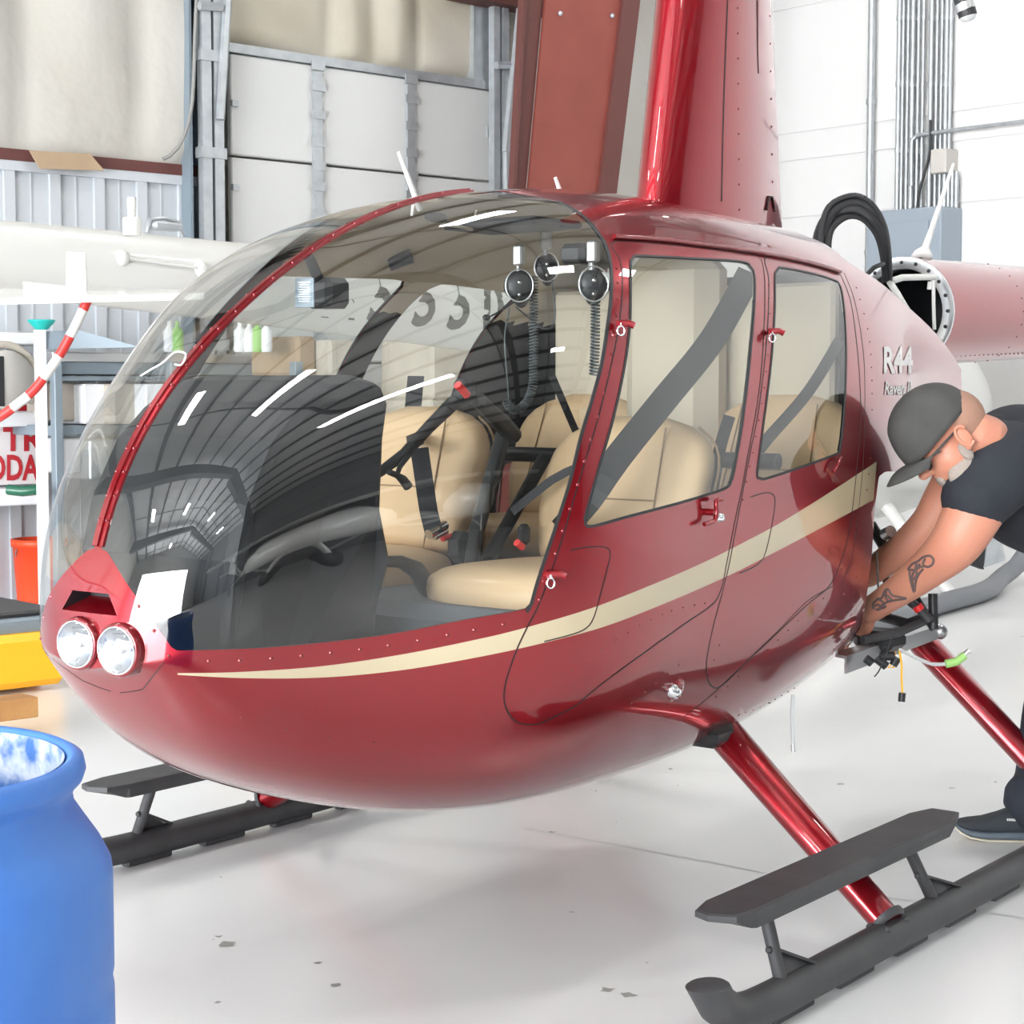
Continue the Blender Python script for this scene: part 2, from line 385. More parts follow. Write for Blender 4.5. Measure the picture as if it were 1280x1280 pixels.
H = thing('helicopter', (0, 0, 0), 'large dark red helicopter with clear bubble nose and tan side stripe on charcoal skids', 'helicopter')
I = SI; none = ~(I['ws'] | I['fw'] | I['rw'] | I['cut'] | I['vent'])
fus = none & ~I['fd'] & ~I['rd']
def door(side):
    nm = 'port' if side < 0 else 'starboard'
    for key, win, n in (('fd', 'fw', 'front_door'), ('rd', 'rw', 'rear_door')):
        b, nr = shell_part(none & I[key], side, matmask=I['st'])
        dd = b.build(n, ['red', 'stripe'], H, nr)
        b, nr = shell_part(I[win] & I[key] | I[win], side)
        b.build('door_window', ['glass2'], dd, nr)
        yield dd
doors = {}
for side in (-1, 1):
    b, nr = shell_part(fus, side, matmask=I['st'])
    b.build('fuselage_shell', ['red', 'stripe'], H, nr)
    b, nr = shell_part(I['ws'] & ~I['cut'], side)
    b.build('windshield', ['glass'], H, nr)
    doors[side] = list(door(side))
    lm = np.where(SC[:, 1] < 1.02, 1, 0); lm = np.where(SP[[f[0] for f in SF]][:, 0] < -.42, 0, lm)
    b, nr = shell_part(none & (SC[:, 0] > .24), side, off=-.007, matmask=lm, inner=True)
    b.build('cabin_lining', ['dark', 'headliner'], H, nr)

def surf3(s, th, off=0.0, side=-1):
    p = surf(np.array([s]), np.array([th]))[0] + snormal(np.array([s]), np.array([th]))[0] * off
    return Vector((p[0], p[1] if side < 0 else -p[1], p[2]))
def nrm3(s, th, side=-1):
    n = snormal(np.array([s]), np.array([th]))[0]; return Vector((n[0], n[1] if side < 0 else -n[1], n[2]))
def line_on(pars, off, side=-1): return [surf3(a, b, off, side) for a, b in pars]
def ribbon(mb, pars, w, h, side, mi=0, closed=False):
    """shallow raised strip following the skin"""
    P = line_on(pars, 0, side); N = [nrm3(a, b, side) for a, b in pars]; n = len(P); vs = []
    for i in range(n):
        t = P[(i + 1) % n if closed else min(i + 1, n - 1)] - P[(i - 1) % n if closed else max(i - 1, 0)]; t.normalize()
        b = t.cross(N[i]).normalized()
        vs += [P[i] + b * w / 2 - N[i] * .001, P[i] + b * w * .46 + N[i] * h, P[i] - b * w * .46 + N[i] * h, P[i] - b * w / 2 - N[i] * .001]
    fs = []
    for i in range(n if closed else n - 1):
        j = (i + 1) % n
        for k in range(4): fs.append((4 * i + k, 4 * i + (k + 1) % 4, 4 * j + (k + 1) % 4, 4 * j + k))
    mb.add(vs, fs, mi, False)
def rivets(mb, pars, sp, r, side, mi=0):
    P = line_on(pars, 0, side); N = [nrm3(a, b, side) for a, b in pars]; acc = 0
    for i in range(len(P) - 1):
        L = (P[i + 1] - P[i]).length; acc += L
        if acc >= sp:
            acc = 0
            n = N[i]; u = n.orthogonal().normalized(); v = n.cross(u); c = P[i]
            vs = [c + (u * math.cos(a) + v * math.sin(a)) * r for a in [k * PI / 3 for k in range(6)]] + [c + n * r * .55 + (u * math.cos(a) + v * math.sin(a)) * r * .55 for a in [k * PI / 3 for k in range(6)]] + [c + n * r * .7]
            mb.add(vs, [(k, (k + 1) % 6, 6 + (k + 1) % 6, 6 + k) for k in range(6)] + [(6 + k, 6 + (k + 1) % 6, 12) for k in range(6)], mi)

P_FD = px2par(fd_px, 5, closed=True); P_RD = px2par(rd_px, 5, closed=True)
hatch1 = [(713, 688), (735, 684), (757, 684), (763, 692), (758, 715), (750, 745), (742, 772), (733, 785), (715, 793), (680, 802)]
hatch2 = [(938, 622), (955, 616), (966, 618), (969, 628), (965, 655), (957, 690), (948, 705), (924, 717)]
for side in (-1, 1):
    for dd, pl, wn in ((doors[side][0], P_FD, FWP), (doors[side][1], P_RD, RWP)):
        b = MB(); ribbon(b, pl, .0034, .0006, side, closed=True); b.build('door_seam', ['seam'], dd)
        b = MB(); ribbon(b, wn, .006, .0018, side, closed=True); b.build('window_seal', ['rubber'], dd)
    for h in (hatch1, hatch2):
        b = MB(); ribbon(b, px2par(h, 5), .0026, .0006, side); b.build('hatch_seam', ['seam'], H)
    b = MB()
    ribbon(b, px2par([(1082, 350), (1088, 400), (1093, 450), (1093, 520), (1091, 590)][:0] or [(1055, 341), (1068, 375), (1078, 430), (1081, 480), (1080, 560), (1075, 620), (1066, 690), (1052, 730)], 6), .0022, .0005, side)
    ribbon(b, px2par([(1041, 733), (1010, 751), (971, 790), (930, 830), (890, 868), (850, 900)], 6), .0022, .0005, side)
    ribbon(b, px2par([(700, 800), (735, 760)], 6)[:1] * 0 or px2par([(178, 862), (205, 828)], 6), .002, .0005, side)
    ribbon(b, px2par([(178, 862), (150, 866), (120, 862)], 6), .002, .0005, side)
    b.build('panel_seam', ['seam'], H)
    b = MB()
    wsl = px2par([(225, 826), (300, 826), (397, 818), (486, 807), (575, 791), (655, 776)], 4); rivets(b, wsl, .055, .0042, side)
    rivets(b, px2par([(140, 682), (163, 718), (182, 748), (204, 779), (222, 806)], 4)[:0] or px2par([(160, 735), (176, 762), (195, 792), (212, 822)], 4), .05, .004, side)
    rivets(b, px2par([(664, 775), (680, 735), (700, 675), (722, 606), (738, 550), (752, 500), (765, 440), (771, 395), (772, 350), (768, 318)], 4), .045, .004, side)
    for q in ([(1068, 352), (1086, 420), (1090, 500), (1087, 580), (1078, 650), (1068, 740), (1060, 800)], [(1036, 742), (1000, 773), (960, 812), (920, 848), (885, 880)], [(1000, 800), (1045, 760)], [(1050, 700), (1055, 760), (1040, 820)], [(700, 848), (770, 800), (835, 765), (893, 752)],
              [(960, 345), (962, 420), (953, 500), (940, 570), (925, 640)], [(250, 880), (330, 905), (430, 925), (520, 930)], [(960, 880), (1000, 862), (1040, 838)], [(900, 900), (950, 884), (1010, 850)], [(760, 905), (800, 870), (850, 830)], [(905, 790), (880, 860)]):
        rivets(b, px2par(q, 4), .035 if q[0][0] > 650 else .09, .0026, side)
    b.build('rivet_row', ['rivet'], H)['kind'] = 'stuff'

# centre strip between the two windshield halves
mid = [(s, 0.0) for s in np.linspace(sx(-1.425), sx(-.30), 90)]
b = MB(); P = [surf3(s, 0, 0) for s, _ in mid]; N = [nrm3(s, .0) for s, _ in mid]; vs = []
for p, n in zip(P, N):
    n = Vector((n.x, 0, n.z)).normalized()
    for yy, hh in ((-.0165, -.002), (-.0155, .0035), (-.006, .004), (-.005, .008), (.005, .008), (.006, .004), (.0155, .0035), (.0165, -.002)): vs.append(p + Vector((0, yy, 0)) + n * hh)
b.add(vs, [(8 * i + k, 8 * i + k + 1, 8 * i + 9 + k, 8 * i + 8 + k) for i in range(len(P) - 1) for k in range(7)], 0, False)
cs = b.build('center_strip', ['red'], H)
b = MB()
for i in range(4, 88, 4):
    n = Vector((N[i].x, 0, N[i].z)).normalized()
    for yy in (-.0105, .0105): b.ball(P[i] + Vector((0, yy, 0)) + n * .004, .0036, n=5)
b.build('rivet', ['rivet'], cs)
pc = atd(232, 470, 3.55); s0 = par(ony(228, 462, 0)); c0 = surf3(s0[0], 0, .012)
b = MB()
b.tube([tuple(v) for v in smooth_line([c0 + Vector((0, .012, 0)), c0 + Vector((-.004, -.012, 0)), c0 + Vector((.00, -.02, .02)), c0 + Vector((-.01, .0, .024)), c0 + Vector((-.015, .03, .004)), c0 + Vector((-.012, .07, -.01)), c0 + Vector((-.012, .10, -.022))], .006)], .0022, 6)
b.build('yaw_string', ['white_paint'], H)
# windshield bow at the roof + dark rubber rim seal, rain gutter
for side in (-1, 1):
    b = MB(); rp = px2par([(658, 765), (664, 755), (671, 730), (682, 696), (694, 660), (712, 603), (726, 546), (740, 500), (752, 455), (759, 413), (764, 370), (764, 335), (758, 308), (748, 291), (735, 275), (715, 260), (697, 252)], 5)
    ribbon(b, rp, .007, .0015, side); b.build('windshield_seal', ['rubber'], H)
    b = MB(); gp = px2par([(766, 298), (810, 300), (850, 304), (920, 313), (980, 323), (1020, 332), (1048, 341)], 5)
    b.tube(line_on(gp, .006, side), .006, 6); b.build('rain_gutter', ['rivet'], H)

# nose vent
# true 3D points (the vent crosses the centre line, so use the hits of a full-width plane-like nose)
def nose_full(px, py):
    best = None
    for side in (-1, 1):
        v = ray(px, py); o = CAM.copy()
        if side > 0: o = Vector((o.x, -o.y, o.z)); v = Vector((v.x, -v.y, v.z))
        h = BV.ray_cast(o, v.normalized())
        if h[0] is not None:
            p = h[0] if side < 0 else Vector((h[0].x, -h[0].y, h[0].z))
            dd = (p - CAM).length
            if best is None or dd < best[0]: best = (dd, p)
    return best[1] if best else None
b = MB(); up_, lo_ = [], []
for k in range(15):
    t = k / 14 * 2 - 1; yt = t * .053; yb = t * .081
    up_.append(Vector((nosex(yt, ZT_), yt, ZT_))); lo_.append(Vector((nosex(yb, ZB_), yb, ZB_)))
n = 15
inn = [p + Vector((.045, 0, -.014)) for p in up_]; inn2 = [p + Vector((.045, 0, .004)) for p in up_]
b.add(lo_ + inn, [(i, i + 1, n + i + 1, n + i) for i in range(n - 1)], 1)
b.add(inn + inn2, [(i, i + 1, n + i + 1, n + i) for i in range(n - 1)], 0)
b.add(inn2 + [p + Vector((.0, 0, .002)) for p in up_], [(i, i + 1, n + i + 1, n + i) for i in range(n - 1)], 0)
for k in (0, n - 1): b.add([lo_[k], inn[k], inn2[k], up_[k] + Vector((0, 0, .002))], [(0, 1, 2, 3)], 0)
b.build('air_vent', ['black', 'red'], H)
# landing lights
for (px, py), sg in (((101, 804), 1), ((152, 812), -1)):
    p = nose_full(px, py); nn = Vector((-.985, -.13, -.02)).normalized()
    q = nn.to_track_quat('Z', 'Y').to_matrix()
    c = p + nn * .008
    b = MB(); b.lathe([(.052, -.05), (.052, .0), (.050, .005), (.047, .007), (.045, .005), (.045, -.02)], c, 40, 0, q)
    L = b.build('landing_light', ['rivet'], H)
    L['label'] = 'round clear landing light, ' + ('farther one at the left of the nose' if sg > 0 else 'nearer one by the windshield corner')
    b = MB(); b.lathe([(.046, .0), (.046, .008), (.0435, .0095), (.0425, .005)], c, 40, 0, q); b.build('lamp_rim', ['chrome'], L)
    b = MB(); b.lathe([(.0425, .006), (.034, .001), (.018, -.003), (.001, -.004)], c, 40, 0, q); b.ball(c + nn * .002, .008, 1, 8); b.build('reflector', [M.setdefault('reflector', mat('lamp_reflector', (.42, .44, .47), .22, 1, bump=(55, .6, .004))), 'white_paint'], L)
    b = MB(); b.lathe([(.0435, .006), (.034, .011), (.018, .0155), (.0005, .0165)], c, 40, 0, q); b.build('lamp_lens', ['lens'], L)
    for k in range(6):
        pass
# side position light, door handles, pins
def stud(px, py, r, h, m_, name, parent, lab=None):
    p = cast(px, py); s, t = par(p); nn = nrm3(s, t); q = nn.to_track_quat('Z', 'Y').to_matrix()
    b = MB(); b.lathe([(r * 1.3, -.004), (r * 1.25, h * .3), (r, h * .45), (r * .9, h * .9), (r * .4, h), (.0005, h)], p, 20, 0, q)
    return b.build(name, [m_], parent)
stud(845, 863, .022, .008, 'rivet', 'lamp_base', H); stud(840, 863, .0125, .022, 'chrome', 'position_light', H)
stud(899, 647, .0085, .012, 'chrome', 'door_lock', doors[-1][0])
def lever(pts, r, par_, nm='door_handle', off=.018):
    P = [surf3(*castp(*p), o_) for p, o_ in pts]
    b = MB(); b.tube([tuple(v) for v in smooth_line(P, .01)], r, 8); b.build(nm, ['red'], par_)
lever([((872, 655), .016), ((884, 650), .020), ((886, 640), .02), ((884, 626), .022), ((893, 624), .018)], .0052, doors[-1][0])
lever([((884, 640), -.002), ((884, 640), .02)], .008, doors[-1][0], 'handle_pivot')
lever([((1036, 590), .012), ((1041, 578), .016), ((1046, 572), .012)], .0035, doors[-1][1])
def pin(px, py, parent):
    p = cast(px, py); s, t = par(p); c = surf3(s, t, .012)
    b = MB(); b.tube([c + RT * (.0075 * math.cos(a)) + UP * (.010 * math.sin(a)) for a in np.linspace(0, 2 * PI, 15)[:-1]], .0022, 6, closed=True)
    b.ball(c + UP * .014, .0035, n=6); b.build('hinge_ring', ['chrome'], parent)
    b = MB(); c2 = surf3(s, t, .006); b.tube([c2 - RT * .006 + UP * .016, c2 + RT * .020 + UP * .018, c2 + RT * .032 + UP * .012], .0075, 8); b.build('hinge', ['red'], parent)
pin(771, 416, H); pin(685, 728, H); pin(960, 424, H)
# R44 / Raven II lettering on the port side panel
def wrap_text(body, px0, py0, px1, size_px, shear, width, bold):
    vs, fs = text_mesh(body, 1.0, bold, shear)
    mxx = max(v[0] for v in vs); mnx = min(v[0] for v in vs); mxy = max(v[1] for v in vs); mny = min(v[1] for v in vs)
    b = MB(); P = []
    for x, y in vs:
        u = (x - mnx) / (mxx - mnx); v = (y - mny) / (mxy - mny)
        h = castp(px0 + (px1 - px0) * u, py0 - size_px * v + (6 * u if False else 0))
        P.append(surf3(h[0], h[1], .002))
    b.add(P, fs, 0, False); return b
b = wrap_text('R44', 1104, 467, 1140, 34, 0, 1, .03)
b.build('type_lettering', ['wletter'], H)
b = wrap_text('Raven II', 1105, 494, 1139, 17, .2, 1, .022); b.build('name_lettering', ['wletter'], H)
# ---------------------------------------------------------------- mast fairing
def airfoil(c, ch, th, z, n=40, lead=.32):
    """streamlined section, x from c-ch*.. to tail"""
    pts = []
    for k in range(n):
        a = 2 * PI * k / n; x = .5 * (1 - math.cos(a)); y = math.sin(a)
        yy = 2.6 * (math.sqrt(max(x, 0)) * .80 - .42 * x - .38 * x * x) * (1 if y >= 0 else -1)
        if abs(y) < 1e-6: yy = 0
        pts.append(Vector((c + x * ch, yy * th, z)))
    return pts
b = MB(); rows = 14; vs = []
for i in range(rows):
    t = i / (rows - 1); z = 1.70 + t * 1.25
    le = .455 + .10 * max(0, (z - 1.78)) / .57; te = 1.215 - .07 * (z - 1.78) / .6
    vs += airfoil(le, te - le, .135 - .012 * t, z)
n = 40
b.add(vs, [(i * n + k, i * n + (k + 1) % n, (i + 1) * n + (k + 1) % n, (i + 1) * n + k) for i in range(rows - 1) for k in range(n)])
b.add(vs[-n:], [tuple(range(n))], 0, False)
mf = b.build('mast_fairing', ['red'], H)
fb = BVHTree.FromPolygons([tuple(v) for v in vs], [(i * n + k, i * n + (k + 1) % n, (i + 1) * n + (k + 1) % n, (i + 1) * n + k) for i in range(rows - 1) for k in range(n)])
def fcast(px, py, off=.001):
    v = ray(px, py).normalized(); h = fb.ray_cast(CAM, v)
    return None if h[0] is None else h[0] - v * off
b = MB()
for L, r in (([(910, -8), (905, 120), (902, 252)], .0022), ([(946, -8), (947, 60), (948, 92)], .0022)):
    P = [fcast(*p) for p in smooth_line(L, 10)]; P = [p for p in P if p is not None]; b.tube(P, r, 6)
b.build('panel_gap', ['seam'], mf)
b = MB()
for x0, x1, y0, y1, k in ((922, 924, 10, 262, 9), (962, 966, 20, 262, 8)):
    for i in range(k):
        t = i / (k - 1); p = fcast(x0 + (x1 - x0) * t, y0 + (y1 - y0) * t)
        if p: b.ball(p, .0035, n=5)
b.build('rivet', ['rivet'], mf)
b = MB(); b.lathe([(.022, -.3), (.022, .38), (.0005, .38)], (.86, 0, 2.95), 20); b.build('rotor_mast', ['alu'], H)
b = MB()
b.tube([tuple(p) for p in [fcast(958, 262, .01), fcast(961, 246, .012), fcast(965, 246, .012), fcast(968, 264, .01)] if p], .004, 6); b.build('fairing_clip', ['seam'], mf)

# ---------------------------------------------------------------- tail boom
TB0 = Vector((2.05, 0, 1.555)); TB1 = Vector((6.9, 0, 1.70))
q = (TB1 - TB0).to_track_quat('Z', 'Y').to_matrix(); LB = (TB1 - TB0).length
b = MB(); b.lathe([(.186, 0), (.186, .02), (.180, .9), (.165, 2.0), (.14, 3.4), (.115, LB), (.0005, LB + .02)], TB0, 48, 0, q)
tb = b.build('tail_boom', ['red'], H)
b = MB(); b.lathe([(.186, -.001), (.187, .0), (.187, .012)], TB0, 48, 0, q)
b.lathe([(.1865, -.002), (.150, -.004), (.146, .004), (.146, .05)], TB0, 48, 0, q)
for k in range(20):
    a = 2 * PI * k / 20; b.ball(TB0 + q @ Vector((.168 * math.cos(a), .168 * math.sin(a), -.004)), .0065, 1, 5)
b.build('mounting_ring', ['alu', 'black'], tb)
b = MB(); b.lathe([(.147, .006), (.147, .5), (.0005, .5)], TB0, 32, 0, q); b.build('boom_inside', ['black'], tb)
b = MB()
for zz, sp in ((.62, 24), (1.3, 22)):
    for k in range(sp):
        a = 2 * PI * k / sp; rr = .1815 if zz < 1 else .175; b.ball(TB0 + q @ Vector((rr * math.cos(a), rr * math.sin(a), zz)), .0035, 0, 5)
for k in range(36): b.ball(TB0 + q @ Vector((.183 * math.cos(-2.15 + .0), .183 * math.sin(-2.15), .06 + k * .04)), .003, 0, 5)
b.build('rivet', ['rivet'], tb)
b = MB(); 
vsx, fsx = text_mesh('N', .20, .004); mm_ = max(v[0] for v in vsx)
P = []
for x, y in vsx:
    zz = 1.10 + x; a = -math.pi / 2 + 0  # on the port flank
    ang = (y - .04) / .18
    P.append(TB0 + q @ Vector((0, 0, zz)) + Vector((0, -math.cos(ang) * .1795, math.sin(ang) * .1795)))
b.add(P, fsx, 0, False); b.build('registration_letter', ['stripe'], tb)
# white frame and straps in front of the boom opening
c_ = lambda px, py, x: onx(px, py, x)
b = MB()
b.tube([c_(1112, 352, 1.80), c_(1128, 347, 1.80), c_(1168, 346, 2.0)], .011, 8); b.tube([c_(1112, 352, 1.80), c_(1122, 368, 1.78), c_(1136, 392, 1.78)], .011, 8)
b.tube([c_(1167, 347, 2.0), c_(1167, 380, 2.0), c_(1168, 412, 2.0)], .0065, 8); b.tube([c_(1164, 352, 2.0), c_(1163, 362, 2.0)], .012, 8)
b.build('tube_frame', ['white_paint'], H)
b = MB(); b.lathe([(.012, 0), (.038, .0), (.034, .02), (.014, .05), (.010, .12), (.0075, .30), (.005, .43), (.0005, .44)], (2.20, 0, 1.742), 20, 0, (Vector((.30, 0, .42))).to_track_quat('Z', 'Y').to_matrix()); b.build('antenna', ['white_paint'], tb)
for (a, bb) in (((519, 246), (498, 190)), ((702, 244), (694, 222))):
    P0 = ony(*a, .10 if a[0] < 600 else .15); P1 = ony(*bb, .10 if a[0] < 600 else .15)
    b = MB(); b.tube([P0 - (P1 - P0) * .3, P0, P1], [.008, .007, .0045], 8); b.build('antenna', ['white_paint'], H)

# ---------------------------------------------------------------- engine bay behind the cabin
b = MB()
b.lathe([(.0005, .0), (.10, .0), (.27, .02), (.33, .05), (.34, .16), (.30, .18), (.0005, .18)], (1.16, .02, 1.30), 40, 0, Vector((.78, -.18, .25)).to_track_quat('Z', 'Y').to_matrix())
b.build('fan_shroud', ['skid'], H)
b = MB(); b.box((.80, 0, 1.16), (.03, .84, .90)); b.build('firewall', ['dark'], H)
b = MB(); b.box((1.15, .15, .82), (.5, .42, .30), bev=.05)
for k in range(3):
    for sgn in (-1, 1): b.lathe([(.06, 0), (.075, .02), (.06, .03), (.075, .05), (.06, .06), (.075, .08), (.06, .09), (.05, .13), (.0005, .13)], (.95 + k * .2, .15 + sgn * .17, .86), 16, 0, Vector((0, sgn, 0)).to_track_quat('Z', 'Y').to_matrix())
b.build('engine', ['skid'], H)
dp = 4.95
def T(pts, r, m_, nm, par_=H, n=8, sm=True, deps=None):
    P = [atd(px, py, d) for px, py, d in pts]
    if sm: P = [Vector(v) for v in smooth_line([tuple(p) for p in P], .02)]
    b = MB(); b.tube(P, r, n); return b.build(nm, [m_], par_)
T([(1088, 655, 5.1), (1107, 686, 5.1), (1122, 712, 5.1)], .016, 'black', 'frame_tube', sm=False)
T([(1122, 712, 5.1), (1168, 786, 5.1)], .013, 'black', 'frame_tube', sm=False)
T([(1166, 742, 5.05), (1167, 786, 5.05)], .014, 'black', 'frame_tube', sm=False)
T([(1078, 800, 4.9), (1125, 790, 4.95), (1165, 772, 5.05)], .013, 'skid', 'frame_tube', sm=False)
T([(1100, 770, 5.2), (1135, 780, 5.1), (1168, 768, 5.05)], .016, 'black', 'frame_tube', sm=False)
T([(1138, 752, 5.0), (1150, 762, 5.0), (1162, 776, 5.0)], .013, 'skid', 'frame_tube', sm=False)
T([(1146, 757, 4.99), (1150, 763, 4.99)], .0145, 'redplastic', 'hose_clamp', sm=False)
T([(1106, 668, 5.05), (1114, 664, 5.02)], .017, 'alu', 'pipe_fitting', sm=False, n=16)
T([(1106, 696, 5.15), (1108, 735, 5.15)], .010, 'black', 'frame_tube', sm=False)
T([(1096, 690, 5.0), (1098, 740, 5.0)], .003, 'wire', 'cable')
b = MB(); b.box(atd(1100, 800, 5.05), (.12, .12, .06), 0, None, .02); b.build('carburettor', ['black'], H)
# lower frame rail: an aluminium angle
R0 = ony(1058, 832, -.50); R1 = ony(1176, 790, -.50)
b = MB(); dr = (R1 - R0).normalized(); upv = Vector((0, 0, 1)); sd = dr.cross(upv).normalized()
prof = [(0, -.022), (.006, -.022), (.006, .018), (.05, .022), (.05, .028), (0, .026)]
vs = [R0 - sd * a + upv * c for a, c in prof] + [R1 - sd * a * .6 + upv * c * .8 for a, c in prof]
b.add(vs, [tuple(range(6))[::-1], tuple(range(6, 12))] + [(i, (i + 1) % 6, 6 + (i + 1) % 6, 6 + i) for i in range(6)], 0, False)
b.ball(R1 + upv * .002, (.022, .02, .024)); b.build('frame_rail', ['alu'], H)
# loose cables and connectors
T([(1115, 795, 4.85), (1108, 818, 4.85), (1098, 840, 4.85), (1093, 846, 4.85)], .002, 'black', 'loose_cable')
for pts in ([(1082, 823, 4.86), (1090, 829, 4.86)], [(1096, 823, 4.86), (1108, 833, 4.86)], [(1100, 821, 4.86), (1118, 820, 4.86)], [(1116, 832, 4.86), (1122, 822, 4.86)]):
    T(pts, .012, 'black', 'cable_connector', sm=False)
T([(1119, 815, 4.86), (1117, 826, 4.86), (1110, 835, 4.86), (1118, 834, 4.86)], .0025, 'yellow', 'loose_cable')
T([(1124, 812, 4.85), (1127, 830, 4.85), (1127, 850, 4.85), (1128, 866, 4.85)], .003, 'yellow', 'loose_cable')
T([(1128, 866, 4.85), (1127, 877, 4.85)], .010, 'black', 'cable_connector', sm=False)
T([(1125, 812, 4.85), (1145, 822, 4.80), (1165, 830, 4.75), (1182, 830, 4.7)], .005, 'tube', 'loose_cable')
T([(1182, 830, 4.7), (1196, 827, 4.7), (1206, 819, 4.7)], .011, 'green', 'green_tape')
T([(1206, 819, 4.7), (1212, 813, 4.7)], .008, 'alu', 'cable_end', sm=False)
T([(991, 868, 4.5), (990, 895, 4.5), (991, 925, 4.5), (992, 932, 4.5)], .0045, 'tube', 'drain_hose'); T([(991, 930, 4.5), (992, 940, 4.5)], .006, 'alu', 'hose_end', sm=False)
# belts looping out of the roof opening
for r_, lst in ((.016, [(1030, 325), (1028, 300), (1036, 272), (1052, 256), (1072, 252), (1092, 262), (1104, 285), (1109, 315), (1110, 350)]),
                (.016, [(1024, 320), (1022, 298), (1032, 274), (1050, 263), (1074, 262), (1094, 278), (1103, 300), (1107, 325), (1108, 350)]),
                (.011, [(1026, 318), (1027, 285), (1036, 258), (1056, 246), (1075, 245), (1094, 259), (1106, 285), (1112, 320), (1113, 348)]),
                (.015, [(1034, 328), (1034, 300), (1040, 283), (1058, 270), (1078, 272), (1096, 292), (1104, 320), (1107, 352)])):
    P = [onx(x, y, 1.52 + .25 * i / (len(lst) - 1)) for i, (x, y) in enumerate(lst)]
    b = MB(); b.tube([Vector(v) for v in smooth_line([tuple(p) for p in P], .015)], [(r_, r_ * .55)] * len(smooth_line([tuple(p) for p in P], .015)), 10)
    b.build('drive_belt', ['rubber'], H)
T([(1082, 345, 5.75), (1092, 335, 5.75), (1104, 330, 5.8)], .008, 'rubber', 'cable')

# ---------------------------------------------------------------- landing gear
def skid(side):
    y = -.936 if side < 0 else 1.058
    pts = smooth_line([(-.725, y, .142), (-.695, y, .104), (-.645, y, .073), (-.58, y, .057), (-.48, y, .052), (-.3, y, .052), (.5, y, .052), (1.6, y, .052), (2.15, y, .06)], .03)
    b = MB(); b.tube([Vector(p) for p in pts], .040, 24, cap=False)
    e = Vector(pts[0]); t = (Vector(pts[1]) - e).normalized()
    for k in range(24):
        v = Vector(b.v[k]); b.v[k] = tuple(v - t * ((.150 - v.z) / -t.z)) if False else tuple(v + t * ((.150 - v.z) / t.z))
    top_ = [Vector(b.v[k]) for k in range(24)]; cc_ = sum(top_, Vector()) / 24
    rr_ = [cc_ + (p - cc_) * .9 + Vector((0, 0, .003)) for p in top_]; b.add(top_ + rr_, [(k, (k + 1) % 24, 24 + (k + 1) % 24, 24 + k) for k in range(24)] + [tuple(range(24, 48))])
    for x in np.arange(-.4, 1.8, .28): b.box((x, y, .010), (.16, .03, .018), 0, None, .004)
    sk = b.build('skid_tube', ['skid'], H)
    # step
    ys = y + .045 if side < 0 else y - .068
    b = MB(); zt = .262
    out = [(-.635, -.052), (-.57, -.062), (.38, -.062), (.46, -.035), (.46, .035), (.38, .058), (-.57, .058), (-.645, .038), (-.66, .0)]
    top = [Vector((x, ys + yy, zt)) for x, yy in out]; bot = [Vector((x * .97 - .008, ys + yy * .9, zt - .038)) for x, yy in out]; bot = [Vector((min(max(v.x, -.57), .37), v.y, v.z)) for v in bot]
    mid_ = [Vector((p.x, p.y, p.z - .012)) for p in top]; tin = [Vector((p.x * .985 - .004, ys + (p.y - ys) * .88, zt + .003)) for p in top]
    n = len(out); vs = bot + mid_ + top + tin
    b.add(vs, [tuple(range(n)), tuple(range(3 * n, 4 * n))[::-1]] + [(r * n + i, r * n + (i + 1) % n, (r + 1) * n + (i + 1) % n, (r + 1) * n + i) for r in range(3) for i in range(n)], 0, False)
    st = b.build('boarding_step', ['skid'], H)
    for x in (-.45, .29):
        b = MB(); xt = x - .13
        xt = x + (.02 if x < 0 else -.05)
        b.tube([Vector((xt, ys + .005, zt - .03)), Vector((x + .01, y, .075))], .0145, 10)
        p0 = Vector((xt, ys + .005, zt - .03)).lerp(Vector((x + .01, y, .075)), .55)
        nrm = -1
        b.prism([p0 + Vector((0, -.016, .002)), p0 + Vector((0, .016, .002)), Vector((x + .13, y + .016, .095)), Vector((x + .13, y - .016, .095))], (-.0, 0, -.006))
        b.prism([p0 + Vector((0, -.002, .0)), Vector((x + .01, y - .002, .09)), Vector((x + .12, y - .002, .09))], (0, .004, 0))
        b.ball(p0 + Vector((-.018, 0, 0)), .008, n=5)
        b.build('step_bracket', ['skid'], H)
skid(-1); skid(1)
def cross_tube(x, top_y, top_z, x_top=None):
    x_top = x if x_top is None else x_top
    for side in (-1, 1):
        y = -.936 if side < 0 else 1.058
        P0 = Vector((x_top, side * top_y, top_z)); P1 = Vector((x, y, .085))
        P = [P0.lerp(P1, k / 10) for k in range(11)]
        b = MB(); b.tube(P, [(.057 - .016 * k / 10, .040 - .006 * k / 10) for k in range(11)], 24, up=(0, 0, 1))
        b.build('landing_leg', ['red'], H)
        b = MB(); qq = (P1 - P0).to_track_quat('Z', 'Y').to_matrix()
        b.lathe([(.046, 0), (.046, .012), (.036, .018)], P1 - qq @ Vector((0, 0, .012)), 20, 0, qq)
        for k in range(4): b.ball(P1 + Vector((.05 * (k % 2 * 2 - 1), (.02 if k > 1 else -.02), -.002)), .010, n=5)
        b.build('leg_clamp', ['skid'], H)
p1 = onz(1110, 1150, .1)
pt = castp(905, 912); ptp = cast(905, 912)
cross_tube(.055, .39, .495, .152)
cross_tube(1.30, .42, .555, 1.31)
for side in (-1, 1):
    b = MB(); b.box((.10, side * .44, .455), (.14, .10, .05), 0, None, .015); b.build('leg_fairing', ['black'], H)

